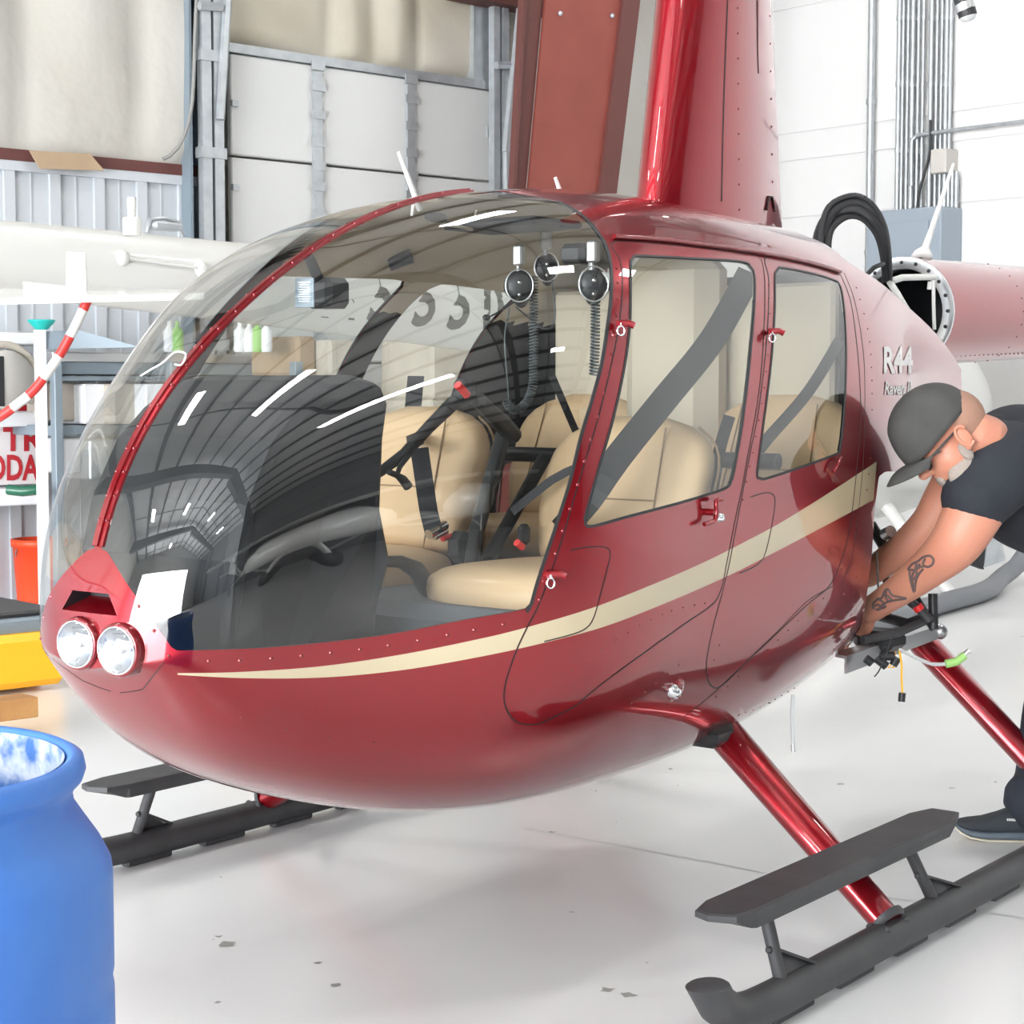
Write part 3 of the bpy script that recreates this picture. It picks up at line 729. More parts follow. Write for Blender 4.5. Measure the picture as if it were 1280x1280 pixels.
# ---------------------------------------------------------------- cabin interior
def slab(c, rows, n=28, ex=3.2, axis='z'):
    """loft: rows = (t, shift, half width (y), half thickness)"""
    vs = []
    for t, sh, hw_, th_ in rows:
        for k in range(n):
            a = 2 * PI * k / n; ca, sa = math.cos(a), math.sin(a)
            w_ = hw_ * math.copysign(abs(ca) ** (2 / ex), ca); u_ = th_ * math.copysign(abs(sa) ** (2 / ex), sa)
            vs.append(Vector(c) + (Vector((sh + u_, w_, t)) if axis == 'z' else Vector((t, w_, sh + u_))))
    m_ = len(rows)
    return vs, [(i * n + k, i * n + (k + 1) % n, (i + 1) * n + (k + 1) % n, (i + 1) * n + k) for i in range(m_ - 1) for k in range(n)] + [tuple(range(n))[::-1], tuple(range((m_ - 1) * n, m_ * n))]
def seat(x, y, z, H_, name_, w=.225, cush=True):
    rows = []
    for k in range(17):
        t = k / 16; z_ = t * H_
        hw_ = w * (.86 + .14 * min(1, t / .35)) if t < .6 else w * math.sqrt(max(0.02, 1 - ((t - .6) / .4) ** 2.6 * .93)) if t < 1 else w * .3
        th_ = .055 * math.sqrt(max(.05, 1 - ((t - .5) / .5) ** 6 * .95))
        rows.append((z_, .13 * t, hw_, th_))
    vs, fs = slab((x, y, z), rows); b = MB(); b.add(vs, fs)
    for o in (-1, 1):
        L = [Vector((x + .13 * t - .056, y + o * w * (.60 - .1 * t), z + t * H_)) for t in np.linspace(.04, .93, 14)]
        b.tube(L, .0022, 5, 1)
        L = [Vector((x + .13 * t + .035, y + o * (w * (1.0 if .35 < t < .6 else .97 if t <= .35 else math.sqrt(max(.02, 1 - ((t - .6) / .4) ** 2.6 * .93)))) * 1.0, z + t * H_)) for t in np.linspace(.1, .93, 14)]
        b.tube(L, .0035, 5, 1)
    b.tube([Vector((x + .13 * .45 - .056, y + w * u_, z + .45 * H_)) for u_ in np.linspace(-.56, .56, 5)], .002, 5, 1)
    o = b.build('seat_back', ['leather', 'stitch'], H)
    if cush:
        rows = []
        for k in range(13):
            t = k / 12; rows.append((-.46 + t * .48, -.01 * t, w * (.96 + .06 * math.sin(t * PI)) * math.sqrt(max(.3, 1 - (abs(t - .5) * 2) ** 8 * .6)), .062 * math.sqrt(max(.15, 1 - (abs(t - .5) * 2) ** 5 * .85))))
        vs, fs = slab((x, y, z - .03), rows, axis='x'); b = MB(); b.add(vs, fs)
        b.build('seat_cushion', ['leather'], H)
seat(-.19, .33, .885, .365, 'f'); seat(-.19, -.33, .885, .345, 'f')
seat(.55, .33, .92, .36, 'r'); seat(.55, -.33, .92, .36, 'r')
b = MB()
b.box((-.42, 0, .715), (.58, 1.02, .23), 0, None, .03); b.box((.40, 0, .765), (.42, .88, .22), 0, None, .03)
b.build('seat_base', ['carpet'], H)
b = MB(); b.box((.69, 0, 1.13), (.04, .92, .90), 0, None, .01); b.box((.62, 0, 1.36), (.14, .30, .62), 0, None, .05); b.build('rear_bulkhead', ['headliner'], H)
b = MB(); b.tube([Vector((.20, y_, 1.12)) for y_ in np.linspace(-.56, .56, 6)], .020, 12); b.build('cross_bar', ['black'], H)
b = MB()
for y_ in (.14, -.14): b.tube([Vector((-.05, y_, .86)), Vector((.2, y_, 1.12))], .018, 10)
b.build('seat_strut', ['black'], H)
# instrument pedestal
b = MB(); rows = []
prof = [(-1.29, .97), (-1.26, 1.08), (-1.19, 1.20), (-1.11, 1.27), (-1.02, 1.315), (-.93, 1.325), (-.865, 1.31), (-.845, 1.275), (-.86, 1.20), (-.87, 1.05), (-.84, .94), (-.82, .82), (-.84, .56), (-1.16, .62), (-1.26, .78)]
vs = []; ys_ = [-.23, -.225, -.20, -.1, .1, .20, .225, .23]
for i, y_ in enumerate(ys_):
    sc = (.90, .97, 1, 1, 1, 1, .97, .90)[i]
    cx, cz = -1.03, .95
    for x_, z_ in prof: vs.append(Vector((cx + (x_ - cx) * sc, y_ if z_ > .92 else y_ * .75, cz + (z_ - cz) * sc)))
n = len(prof)
b.add(vs, [(i * n + k, i * n + (k + 1) % n, (i + 1) * n + (k + 1) % n, (i + 1) * n + k) for i in range(7) for k in range(n)] + [tuple(range(n)), tuple(range(7 * n, 8 * n))[::-1]], 0, False)
b.build('instrument_console', ['dark'], H)
# forward tray closing the nose
def deck(x0, x1, zf, nm, m_):
    b = MB(); vs = []; n_ = 26
    for x_ in np.linspace(x0, x1, n_):
        s_ = sx(x_); w_, m_z, b_z = float(fW(s_)), float(fM(s_)), float(fB(s_)); z_ = max(zf, b_z + .06)
        w_ = w_ * max(0, 1 - ((m_z - z_) / (m_z - b_z)) ** NB) ** (1 / NB) - .03
        vs += [Vector((x_, y_, z_)) for y_ in np.linspace(-w_, w_, 9)]
    b.add(vs, [(i * 9 + k, i * 9 + k + 1, (i + 1) * 9 + k + 1, (i + 1) * 9 + k) for i in range(n_ - 1) for k in range(8)]); b.build(nm, [m_], H)
deck(-1.27, -.72, .60, 'nose_floor', 'dark'); deck(-.74, .72, .56, 'cabin_floor', 'carpet')
# cyclic stick
P = lambda px, py, y: ony(px, py, y)
b = MB()
cyc = [P(592, 492, -.05), P(565, 505, -.02), P(535, 535, .0), P(505, 568, .02), P(475, 590, .04), P(440, 606, .06)]
b.tube(cyc, [.020, .018, .015, .014, .012, .011], 12)
b.tube([P(598, 500, -.05), P(612, 515, -.05), P(628, 530, -.05), P(642, 545, -.04)], [.02, .02, .024, .022], 10)
b.tube([P(630, 540, -.03), Vector((-.30, -.02, .95)), Vector((-.34, 0, .60))], .019, 10)
b.box(P(580, 487, -.04), (.05, .04, .05), 0, None, .01)
cy = b.build('cyclic_stick', ['black'], H)
b = MB(); b.tube([P(572, 481, -.08), P(578, 487, -.08), P(584, 494, -.08)], .010, 10); b.build('trigger', ['redplastic'], cy)
b = MB(); b.tube([P(486, 590, -.02), P(496, 594, -.02), P(504, 600, -.02), P(510, 608, -.02)], [.007, .007, .011, .012], 10); b.tube([P(512, 568, .0), P(500, 583, -.01), P(496, 594, -.02)], .006, 8); b.build('stick_grip', ['black'], cy)
# collective / lap hardware
b = MB(); b.tube([P(452, 712, -.12), P(475, 702, -.12), P(500, 702, -.12), P(520, 712, -.12), P(535, 735, -.10)], [.010, .012, .014, .02, .024], 10); b.build('collective_lever', ['black'], H)
b = MB(); b.tube([P(536, 668, .12), P(556, 656, .12)], .013, 8); b.tube([P(543, 672, .12), P(558, 664, .12)], .008, 6); b.build('belt_buckle', ['chrome'], H)
b = MB(); b.tube([P(553, 674, .10), P(570, 668, .10)], .007, 6); b.build('buckle_button', ['redplastic'], H)
b = MB(); b.box(P(575, 684, .08), (.05, .07, .08), 0, None, .02); b.box(P(655, 668, -.16), (.03, .03, .05), 0, None, .01); b.build('buckle_receiver', ['black'], H)
b = MB(); b.tube([P(646, 678, -.17), P(653, 684, -.17)], .009, 8); b.build('buckle_button', ['redplastic'], H)
def strap(pts, w, nm='seat_belt', m_='belt', face=None):
    b = MB(); S_ = [Vector(v) for v in smooth_line([tuple(p) for p in pts], .03)]; vs = []
    for i, p in enumerate(S_):
        t = S_[min(i + 1, len(S_) - 1)] - S_[max(i - 1, 0)]; nn = face or Vector((-1, -.6, .2)); s_ = t.cross(nn).normalized() * w / 2; k_ = nn.normalized() * .0012
        vs += [p + s_ + k_, p - s_ + k_, p - s_ - k_, p + s_ - k_]
    b.add(vs, [(4 * i + k, 4 * i + (k + 1) % 4, 4 * i + 4 + (k + 1) % 4, 4 * i + 4 + k) for i in range(len(S_) - 1) for k in range(4)], 0, False)
    return b.build(nm, [m_], H)
strap([P(938, 340, -.50), P(890, 425, -.50), P(830, 500, -.49), P(770, 575, -.46), P(735, 625, -.42), P(700, 665, -.3)], .062)
strap([P(1050, 425, -.50), P(1010, 490, -.48), P(960, 548, -.46), P(935, 580, -.42)], .030)
strap([P(524, 560, .15), P(530, 600, .15), P(536, 640, .14), P(543, 668, .12)], .045)
strap([P(520, 470, .47), P(516, 520, .42), P(520, 560, .20)], .045)
strap([P(912, 520, -.4), P(900, 560, -.4), P(890, 615, -.38)], .03)
strap([P(640, 640, -.12), P(690, 600, -.2), P(720, 585, -.25)], .02)
# other shoulder belt and pillars on the far side
strap([P(690, 470, .2), P(720, 540, .2)], .02)
# compass card holder on the centre strip
c = P(398, 366, .0)
b = MB(); b.box(c + Vector((.03, 0, .0)), (.075, .075, .066), 0, None, .012); b.tube([c + Vector((.0, 0, .03)), c + Vector((-.03, 0, .075))], .012, 8); cm = b.build('compass', ['black'], H)
vd = (CAM - c).normalized(); qq = Vector((-1, -.35, 0)).to_track_quat('Z', 'Y').to_matrix()
cc = P(381, 366, -.03)
b = MB(); b.box(cc, (.044, .062, .004), 0, qq, .001); b.build('correction_card', ['greyblue'], cm)
b = MB()
for i in range(9): b.box(cc + qq @ Vector((0, 0, .003)) + Vector((0, 0, .022 - i * .005)), (.026 if i % 3 else .030, .0022, .001), 0, qq)
b.build('card_print', ['white_paint'], cm)
# overhead map light / visor
b = MB(); b.tube([P(535, 268, 0), P(548, 278, 0), P(590, 287, 0), P(596, 263, 0)], .004, 6); b.build('overhead_bracket', ['headliner'], H)
b = MB(); b.ball(P(545, 272, 0), (.035, .02, .012)); b.box(P(640, 282, -.05), (.20, .28, .02), 0, None, .008); b.build('overhead_console', ['dark'], H)
b = MB(); b.box(P(720, 318, -.2), (.05, .07, .05), 0, None, .012); b.build('speaker_box', ['black'], H)
for k in range(1):
    b = MB(); b.tube([P(486, 190 + 140, .5), P(515, 320, .45)], .02, 8); b.build('door_handle_inside', ['black'], H)
# pilot tubes: dark bow along the windshield aft edge is the lining

def headset(px, py, y, lab, sc=1.0):
    c = P(px, py, y); o = thing('headset', c, lab, 'headset', 'headsets hanging from the cabin ceiling')
    b = MB()
    for dy in (0, .075):
        b = MB(); b.ball(c + Vector((.012, 0, 0)) + FW * dy, (.030 * sc, .022, .045 * sc), n=10); b.build('ear_cushion', ['black'], o)
    b = MB(); qn = Vector((-.75, -.66, 0)).to_track_quat('Z', 'Y').to_matrix()
    b.lathe([(.036 * sc, -.012), (.037 * sc, .002), (.031 * sc, .010), (.012, .013), (.0005, .013)], c + Vector((-.02, -.015, 0)), 24, 0, qn)
    b.ball(c + Vector((-.032, -.028, .008)), .006, 1, 6); b.ball(c + Vector((-.03, -.026, -.022)), .005, 1, 6); b.build('ear_cup', ['black', 'chrome'], o)
    b = MB(); b.tube([c + Vector((-.03, -.026, 0)) + qn @ Vector((.034 * math.cos(a), .040 * math.sin(a), 0)) for a in np.linspace(0, 2 * PI, 24)[:-1]], .0022, 6, closed=True); b.build('cup_trim', ['alu'], o)
    b = MB(); b.tube([c + Vector((0, 0, .03)), c + Vector((-.0, .0, .075)), c + FW * .037 + Vector((.0, 0, .10)), c + FW * .075 + Vector((0, 0, .075)), c + FW * .075 + Vector((0, 0, .03))], .006, 8)
    b.box(c + Vector((-.01, -.01, .075)), (.02, .028, .05), 0, None, .004); b.build('headband', ['alu'], o)
    return o, c
h1, c1 = headset(648, 358, .02, 'black aviation headset hanging nearer the middle of the cabin roof, with boom microphone')
b = MB(); b.tube([Vector(v) for v in smooth_line([tuple(c1 + Vector((-.02, -.02, -.03))), tuple(P(630, 386, .02)), tuple(P(612, 396, .02))], .01)], .0022, 6); b.ball(P(608, 397, .02), (.012, .008, .008)); b.build('microphone_boom', ['black'], h1)
def coil(pts, r, parent, turns_per_m=130, wr=.0022):
    L = [Vector(v) for v in smooth_line([tuple(p) for p in pts], .012)]
    out = []; ph = 0
    for i in range(len(L) - 1):
        t = (L[i + 1] - L[i]); ln = t.length; t.normalize(); u = t.orthogonal().normalized()
        u = (Vector((0, 1, 0)) - t * t.y).normalized(); v = t.cross(u)
        k = max(2, int(ln * turns_per_m * 8))
        for j in range(k): out.append(L[i].lerp(L[i + 1], j / k) + (u * math.cos(ph) + v * math.sin(ph)) * r); ph += ln * turns_per_m * 2 * PI / k
    b = MB(); b.tube(out, wr, 5); b.build('coiled_cord', ['wire2'], parent)
M['wire2'] = mat('cord_grey', (.07, .085, .09), .4)
coil([P(667, 345, .0), P(667, 400, .0), P(667, 450, .0), P(666, 480, .0), P(660, 500, .0), P(648, 512, .0), P(638, 510, .0), P(632, 500, .0)], .010, h1)
b = MB(); b.tube([Vector(v) for v in smooth_line([tuple(P(637, 385, .0)), tuple(P(631, 420, .0)), tuple(P(633, 460, .0)), tuple(P(636, 498, .0))], .01)], .0022, 6)
b.tube([Vector(v) for v in smooth_line([tuple(P(690, 350, .0)), tuple(P(694, 390, .0)), tuple(P(690, 408, .0)), tuple(P(678, 410, .0)), tuple(P(662, 398, .0)), tuple(P(645, 384, .0))], .01)], .0022, 6); b.build('headset_cable', ['wire2'], h1)
h2, c2 = headset(740, 356, -.30, 'black aviation headset hanging right beside the port door post', .9)
coil([P(744, 372, -.30), P(744, 420, -.30), P(742, 470, -.30)], .010, h2)
h3, c3 = headset(682, 335, .30, 'black aviation headset hanging behind the middle one, chain down its side', .9)
# ================================================================== HANGAR
WA = math.radians(-10.5)
WU = Vector((math.cos(WA), math.sin(WA), 0)); WV = Vector((-math.sin(WA), math.cos(WA), 0))   # along the garage wall / into it
Q0 = atd(280, 70, 12.0); Q0.z = 0
def wpx(px, py, off=0.0):
    p = onpl(px, py, Q0 - WV * off, WV); return (p - Q0).dot(WU), p.z
K = Q0 + WU * wpx(900, 200)[0]                 # corner on the floor
def W(u, v, z): return K + WU * u + WV * v + Vector((0, 0, z))
RW = Matrix(((WU.x, WV.x, 0), (WU.y, WV.y, 0), (0, 0, 1)))
def up(px, py, off=0.0):
    p = onpl(px, py, K - WV * off, WV); return (p - K).dot(WU), p.z      # on back wall plane shifted into the room
def rp(px, py, off=0.0):
    p = onpl(px, py, K - WU * off, WU); return (p - K).dot(WV), p.z      # on right wall plane
LU, LV, HE = -26.0, -25.5, 6.2     # room reaches u from LU to 0, v from LV to 0; eave height
RIDGE = 8.0
def wbox(mb, u0, u1, v0, v1, z0, z1, mi=0, bev=0): mb.box(W((u0 + u1) / 2, (v0 + v1) / 2, (z0 + z1) / 2), (abs(u1 - u0), abs(v1 - v0), abs(z1 - z0)), mi, RW, bev)
M['floor'] = mat('sealed_floor', (.82, .82, .81), .22, spec=.45, bump=(2.5, .05, .01), var=(.6, .25, (.75, .76, .77)))
nt = M['floor'].node_tree; bs = nt.nodes['Principled BSDF']
# small paint chips: sparse dark islands of a fine noise, masked by a broad one
tc = nt.nodes.new('ShaderNodeTexCoord'); a = nt.nodes.new('ShaderNodeTexNoise'); a.inputs['Scale'].default_value = 11; a.inputs['Detail'].default_value = 3
nt.links.new(tc.outputs['Object'], a.inputs['Vector'])
r_ = nt.nodes.new('ShaderNodeMapRange'); r_.inputs[1].default_value = .745; r_.inputs[2].default_value = .755; nt.links.new(a.outputs['Fac'], r_.inputs[0])
src = bs.inputs['Base Color'].links[0].from_socket
mx = nt.nodes.new('ShaderNodeMix'); mx.data_type = 'RGBA'; mx.inputs[7].default_value = (.30, .30, .29, 1)
nt.links.new(r_.outputs[0], mx.inputs[0]); nt.links.new(src, mx.inputs[6]); nt.links.new(mx.outputs[2], bs.inputs['Base Color'])

b = MB(); b.add([W(LU, LV, 0), W(0, LV, 0), W(0, 0, 0), W(LU, 0, 0), W(LU, LV, -.15), W(0, LV, -.15), W(0, 0, -.15), W(LU, 0, -.15)], [(0, 1, 2, 3), (7, 6, 5, 4), (0, 4, 5, 1), (1, 5, 6, 2), (2, 6, 7, 3), (3, 7, 4, 0)], 0, False)
fl = struct(b.build('floor', ['floor']))
# expansion joint lines and peeled patches seen in the coating
b = MB()
for (x0, y0), (x1, y1) in (((655, 1035), (900, 1080)), ((1085, 1118), (1280, 1148)), ((900, 1080), (1085, 1118))):
    p0, p1 = onz(x0, y0, .0008), onz(x1, y1, .0008); t = (p1 - p0).normalized().cross(Vector((0, 0, 1))) * .0025
    b.add([p0 - t, p0 + t, p1 + t, p1 - t], [(0, 1, 2, 3)], 0, False)
struct(b.build('trim_1', ['galv']))
b = MB()
for (cx, cy, rr) in ((283, 1179, .026), (398, 1203, .010), (272, 1253, .008), (420, 1231, .012), (758, 1237, .018), (785, 1243, .02), (690, 1040, .012), (1050, 980, .014), (1190, 985, .014), (715, 1140, .008)):
    c = onz(cx, cy, .0009); n = 11
    b.add([c + Vector((math.cos(2 * PI * k / n), math.sin(2 * PI * k / n), 0)) * rr * random.uniform(.45, 1.25) for k in range(n)], [tuple(range(n))], 0, False)
struct(b.build('trim_2', ['chip'] if 'chip' in M else [M.setdefault('chip', mat('bare_patch', (.30, .30, .28), .8))]))

# ---- back wall: openings for nothing, garage door in front of it
b = MB(); wbox(b, LU, .2, 0, .2, 0, HE); back = struct(b.build('wall_back', ['insul']))
uc = up(240, 200)[0]
b = MB()
zt = up(100, 212, .095)[1] - .02
wbox(b, LU, uc, -.06, 0, 0, zt - .02)
u = uc - .12
while u > LU + 1:
    wbox(b, u - .035, u + .035, -.085, -.06, 0, zt - .02); wbox(b, u - .16, u - .15, -.066, -.06, 0, zt - .02); u -= .305
wbox(b, LU, uc, -.095, 0, zt - .02, zt + .04)
struct(b.build('wall_panel_left', ['corrug']))
b = MB(); wbox(b, LU, uc, -.10, -.0, zt + .04, zt + .11); struct(b.build('trim_3', ['redsteeld']))
# bulging insulation blanket above the ledge, with seams
def blanket(u0, u1, z0, z1, off, m_, nm, seams):
    b = MB(); nu, nz = (260 if u1 - u0 > 6 else 60), 30; vs = []
    for i in range(nu + 1):
        for k in range(nz + 1):
            uu = u0 + (u1 - u0) * i / nu; zz = z0 + (z1 - z0) * k / nz
            d = min([abs(uu - s_) for s_ in seams] + [9]); bul = .09 * (1 - math.exp(-d * 5)) + .02 * math.sin(uu * 3.1 + zz * 1.7) + .012 * math.sin(zz * 5 + uu * 9)
            bul *= min(1, (zz - z0) / .12 + .15)
            vs.append(W(uu, -off - bul, zz))
    b.add(vs, [(i * (nz + 1) + k, (i + 1) * (nz + 1) + k, (i + 1) * (nz + 1) + k + 1, i * (nz + 1) + k + 1) for i in range(nu) for k in range(nz)])
    return struct(b.build(nm, [m_]))
blanket(LU, uc - .12, zt + .09, HE, .05, 'insul', 'wall_insulation_left', [up(165, 100)[0] - .93 * 2 * k for k in range(12)] + [up(25, 100)[0]])
ud0, ud1 = up(271, 150)[0], up(611, 150)[0]; zd = up(280, 70)[1]; zs = up(275, 198)[1]
blanket(ud0, up(577, 60)[0], zd + .05, 5.0, .03, 'insultan', 'wall_insulation_middle', [up(x, 40)[0] for x in (405, 460, 515)])
b = MB(); wbox(b, up(577, 60)[0], ud1, -.14, 0, zd + .04, 5.0); wbox(b, ud0, ud1, -.16, 0, zd, zd + .06); struct(b.build('trim_4', ['galv']))
# loose tan cardboard behind the ledge
u0, z0 = up(45, 212, .12); u1, z1 = up(125, 214, .12); u2, z2 = up(108, 193, .12); u3, z3 = up(33, 189, .12)
b = MB(); b.prism([W(u0, -.175, z0), W(u1, -.175, z1), W(u2, -.165, z2), W(u3, -.165, z3)], WV * .012)
tag(b.build('cardboard_piece', ['cardboard']), 'flat tan cardboard piece tucked on the ledge above the white corrugated wall', 'cardboard')
# dark building column between blanket and door
b = MB(); ca, cb = up(216, 100)[0], up(240, 100)[0]
wbox(b, ca, cb, -.02, -.0, 0, HE); wbox(b, cb - .03, cb, -.18, 0, 0, HE); wbox(b, ca, ca + .02, -.20, 0, 0, HE)
struct(b.build('wall_column_left', ['greyblue']))
b = MB(); b.tube([Vector(v) for v in smooth_line([tuple(W(ca + .05, -.24, HE)), tuple(W(ca + .10, -.24, 4.6)), tuple(W(ca + .03, -.24, 3.7)), tuple(W(ca - .01, -.24, 3.1)), tuple(W(ca - .10, -.22, zt + .2)), tuple(W(ca - .2, -.2, zt + .12))], .05)], .012, 6); tag(b.build('loose_cable', ['wire']), 'thin grey cable hanging down the dark column left of the garage door', 'cable')
# sectional garage door
gd = thing('garage_door', W((ud0 + ud1) / 2, -.1, 0), 'wide white sectional garage door with grey vertical stiles and track', 'garage door')
hs = zd - zs; z = zd
secs = []
while z > 0.02: secs.append((max(0, z - hs), z)); z -= hs
for k, (a0, a1) in enumerate(secs):
    b = MB(); wbox(b, ud0 + .02, ud1 - .02, -.14, -.09, a0 + .012, a1 - .004, 0, .008); b.build('door_panel', ['doorwhite'], gd)
for px in (395, 511):
    uu = up(px, 150, .14)[0]
    b = MB(); wbox(b, uu - .035, uu + .035, -.17, -.14, 0, zd - .05)
    for a0, a1 in secs:
        for zz in (a0 + .15, (a0 + a1) / 2, a1 - .15, a1 - .01): wbox(b, uu - .055, uu + .055, -.178, -.165, zz - .03, zz + .03)
    b.build('stile', ['galv'], gd)
for (pa, nm) in ((253, 'l'), (268, 'r')):
    uu = up(pa, 150, .2)[0]
    b = MB(); wbox(b, uu - .035, uu + .035, -.26, -.20, 0, HE)
    for zz in np.arange(.3, HE, .62): wbox(b, uu - .05, uu + .05, -.27, -.19, zz, zz + .07)
    b.build('door_track', ['galv'], gd)
for pa in (617, 628):
    uu = up(pa, 150, .2)[0]
    b = MB(); wbox(b, uu - .03, uu + .03, -.24, -.18, 0, HE); b.build('door_track', ['galv'], gd)
b = MB()
for zz in np.arange(.4, zd, .55):
    uu = ud0 + .02; wbox(b, uu, uu + .05, -.16, -.13, zz, zz + .04); wbox(b, ud1 - .15, ud1 - .05, -.16, -.13, zz, zz + .08)
b.build('door_roller', ['galv'], gd)
b = MB(); (ua, za), (ub, zb) = up(633, 190, .3), up(653, -10, .3)
b.tube([W(ua, -.3, za), W(ub, -.3, zb)], .035, 6, smooth=False); (ua, za), (ub, zb) = up(618, 82, .25), up(640, 82, .25); b.tube([W(ua, -.27, za), W(ub, -.27, zb)], .03, 6, smooth=False)
(ua, za), (ub, zb) = up(636, 300, .3), up(634, 190, .3); b.tube([W(ua, -.3, za - 2), W(ub, -.3, zb)], .03, 6, smooth=False)
b.build('track_brace', ['galv'], gd)
b = MB(); (ua, za), (ub, zb) = up(272, 150, .25), up(282, -10, .25); b.tube([W(ua, -.28, za), W(ub, -.28, zb)], .03, 6, smooth=False); (ua, za), (ub, zb) = up(246, 8, .25), up(274, 10, .25); b.tube([W(ua, -.28, za), W(ub, -.28, zb)], .03, 6, smooth=False); b.build('track_brace', ['galv'], gd)
# tapered red rigid frame
fr_v = -1.0
def fpx(px, py): p = onpl(px, py, K + WV * fr_v, WV); return (p - K).dot(WU), p.z
def lin(pa, pb, z):   # u at height z through two pixels
    (u0_, z0_), (u1_, z1_) = fpx(*pa), fpx(*pb); t = (z - z0_) / (z1_ - z0_); return u0_ + (u1_ - u0_) * t
RF = thing('steel_column', W(lin((720, 0), (710, 245), 0), fr_v, 0), 'wide tapered red oxide steel frame column beside the garage door', 'column')
def fr_panel(a, bq, c, d, v0, v1, nm, m_):
    zl, zh = 0, 5.6
    b = MB(); P = [W(lin(a, bq, zl), v0, zl), W(lin(c, d, zl), v0, zl), W(lin(c, d, zh), v0, zh), W(lin(a, bq, zh), v0, zh)]
    b.prism(P, WV * (v1 - v0)); b.build(nm, [m_], RF)
fr_panel((682, 0), (660, 245), (776, 0), (746, 245), fr_v, fr_v + .02, 'web', 'redsteel')
fr_panel((776, 0), (746, 245), (797, 0), (767, 245), fr_v - .03, fr_v + .02, 'flange', 'redsteeld')
fr_panel((650, 0), (637, 245), (655, 0), (641, 245), fr_v - .03, fr_v + .02, 'flange', 'redsteeld')
fr_panel((655, 0), (641, 245), (682, 0), (660, 245), fr_v + .03, fr_v + .05, 'cover_plate', 'redsteeld')
b = MB()
for (x, y) in ((699, 17), (764, 20)):
    uu, zz = fpx(x, y); b.ball(W(uu, fr_v - .01, zz), .018, n=6)
b.build('bolt', ['galv'], RF)
b = MB(); wbox(b, up(540, 0)[0], up(640, 0)[0] + .4, -.35, -.15, up(590, 4, .2)[1], up(590, 4, .2)[1] + .3); struct(b.build('trim_5', ['redsteeld']))

# ---- right wall (white), seams, conduits
b = MB(); b.box(W(.1, LV / 2, HE / 2), (.2, -LV + .4, HE + .0), 0, RW); struct(b.build('wall_right', ['wallwhite']))
b = MB()
for py, h_ in ((318, .05), (400, .03)):
    pass
for (px, py, h_) in ((1000, 158, .09), (1000, 6, .03), (1000, 198, .02), (1000, 270, .012)):
    v_, z_ = rp(px, py); wbox(b, -.012, .0, LV, 0, z_ - h_ / 2, z_ + h_ / 2)
struct(b.build('trim_6', ['wallwhite']))
def conduit(px, y0, y1, r, lab, grp='conduits running up the white wall'):
    v0, z0 = rp(px, y0, .06); v1, z1 = rp(px + (0 if y0 > y1 else 0), y1, .06)
    z0 = max(.02, z0); b = MB(); b.tube([W(-.06, v0, z0), W(-.06, v0, z1)], r, 10)
    for k in range(1, 4): b.tube([W(-.06, v0, z0 + (z1 - z0) * k / 4 - .02), W(-.06, v0, z0 + (z1 - z0) * k / 4 + .02)], r * 1.25, 10)
    o = b.build('conduit', ['galv']); tag(o, lab, 'conduit', grp)
conduit(1074, 1200, -60, .030, 'lone thick metal conduit left of the conduit bank, running floor to roof', None)
pxs = [1121, 1126, 1132, 1138, 1145, 1151, 1161, 1168, 1174, 1180, 1185]
for i, px in enumerate(pxs): conduit(px, 270, -60, .014 if i % 3 else .02, 'vertical metal conduit in the bank above the grey electrical box')
for px in (1190, 1195): conduit(px, 268, 214, .014, 'short conduit between the small junction box and the grey electrical box', 'short conduits under the junction box')
v0, z0 = rp(1111, 268); v1, z1 = rp(1202, 340)
vb, zb_ = rp(1188, 205); 
b = MB(); wbox(b, -.16, 0, vb - .07, vb + .07, zb_ - .08, zb_ + .10, 0, .006); tag(b.build('junction_box', ['cardgrey'] if 'cardgrey' in M else [M.setdefault('cardgrey', mat('beige_box', (.48, .46, .43), .6))]), 'small beige junction box on the white wall above the electrical box', 'junction box')
eb = thing('electrical_box', W(-.12, (v0 + v1) / 2, z0 - .5), 'large grey electrical cabinet on white wall under the conduit bank', 'electrical box')
b = MB(); wbox(b, -.28, 0, v0, v1, z0 - .95, z0, 0, .01); b.build('cabinet', ['boxsteel'], eb)
b = MB(); wbox(b, -.295, -.28, v0 - .03, v1 + .10, z0 - .92, z0 - .10, 0, .004); b.build('cabinet_door', ['boxsteel'], eb)
b = MB()
va, za = rp(1280, 153, .07); vb2, zb2 = rp(1150, 158, .07); vc, zc = rp(1143, 175, .07)
b.tube([Vector(v) for v in smooth_line([tuple(W(-.1, va - 3, za + .0)), tuple(W(-.1, vb2, za)), tuple(W(-.1, vc, zc)), tuple(W(-.1, vc, zc - .35))], .05)], .016, 8)
tag(b.build('conduit', ['galv']), 'horizontal pipe crossing the conduit bank and turning down', 'conduit')
b = MB(); b.tube([Vector(v) for v in smooth_line([tuple(W(-.11, *rp(x, y, .11))) for x, y in ((1163, 150), (1162, 190), (1156, 215), (1149, 240), (1146, 262))], .05)], .011, 6)
tag(b.build('loose_cable', ['rubber']), 'thin dark cable curving down among the wall conduits', 'cable')
for (x0, y0, x1, y1, x2, y2) in ((767, 205, 812, 204, 812, 204), (768, 240, 778, 222, 812, 219)):
    b = MB(); b.tube([Vector(v) for v in smooth_line([tuple(W(-.08, *rp(x, y, .08))) for x, y in ((x0, y0), (x1, y1), (x2 + 8, y2))], .05)], .022, 8)
    tag(b.build('wall_pipe', ['wire']), 'dark pipe on the wall right of the red column, ' + ('upper straight one' if y0 == 205 else 'lower one with a bend'), 'pipe')
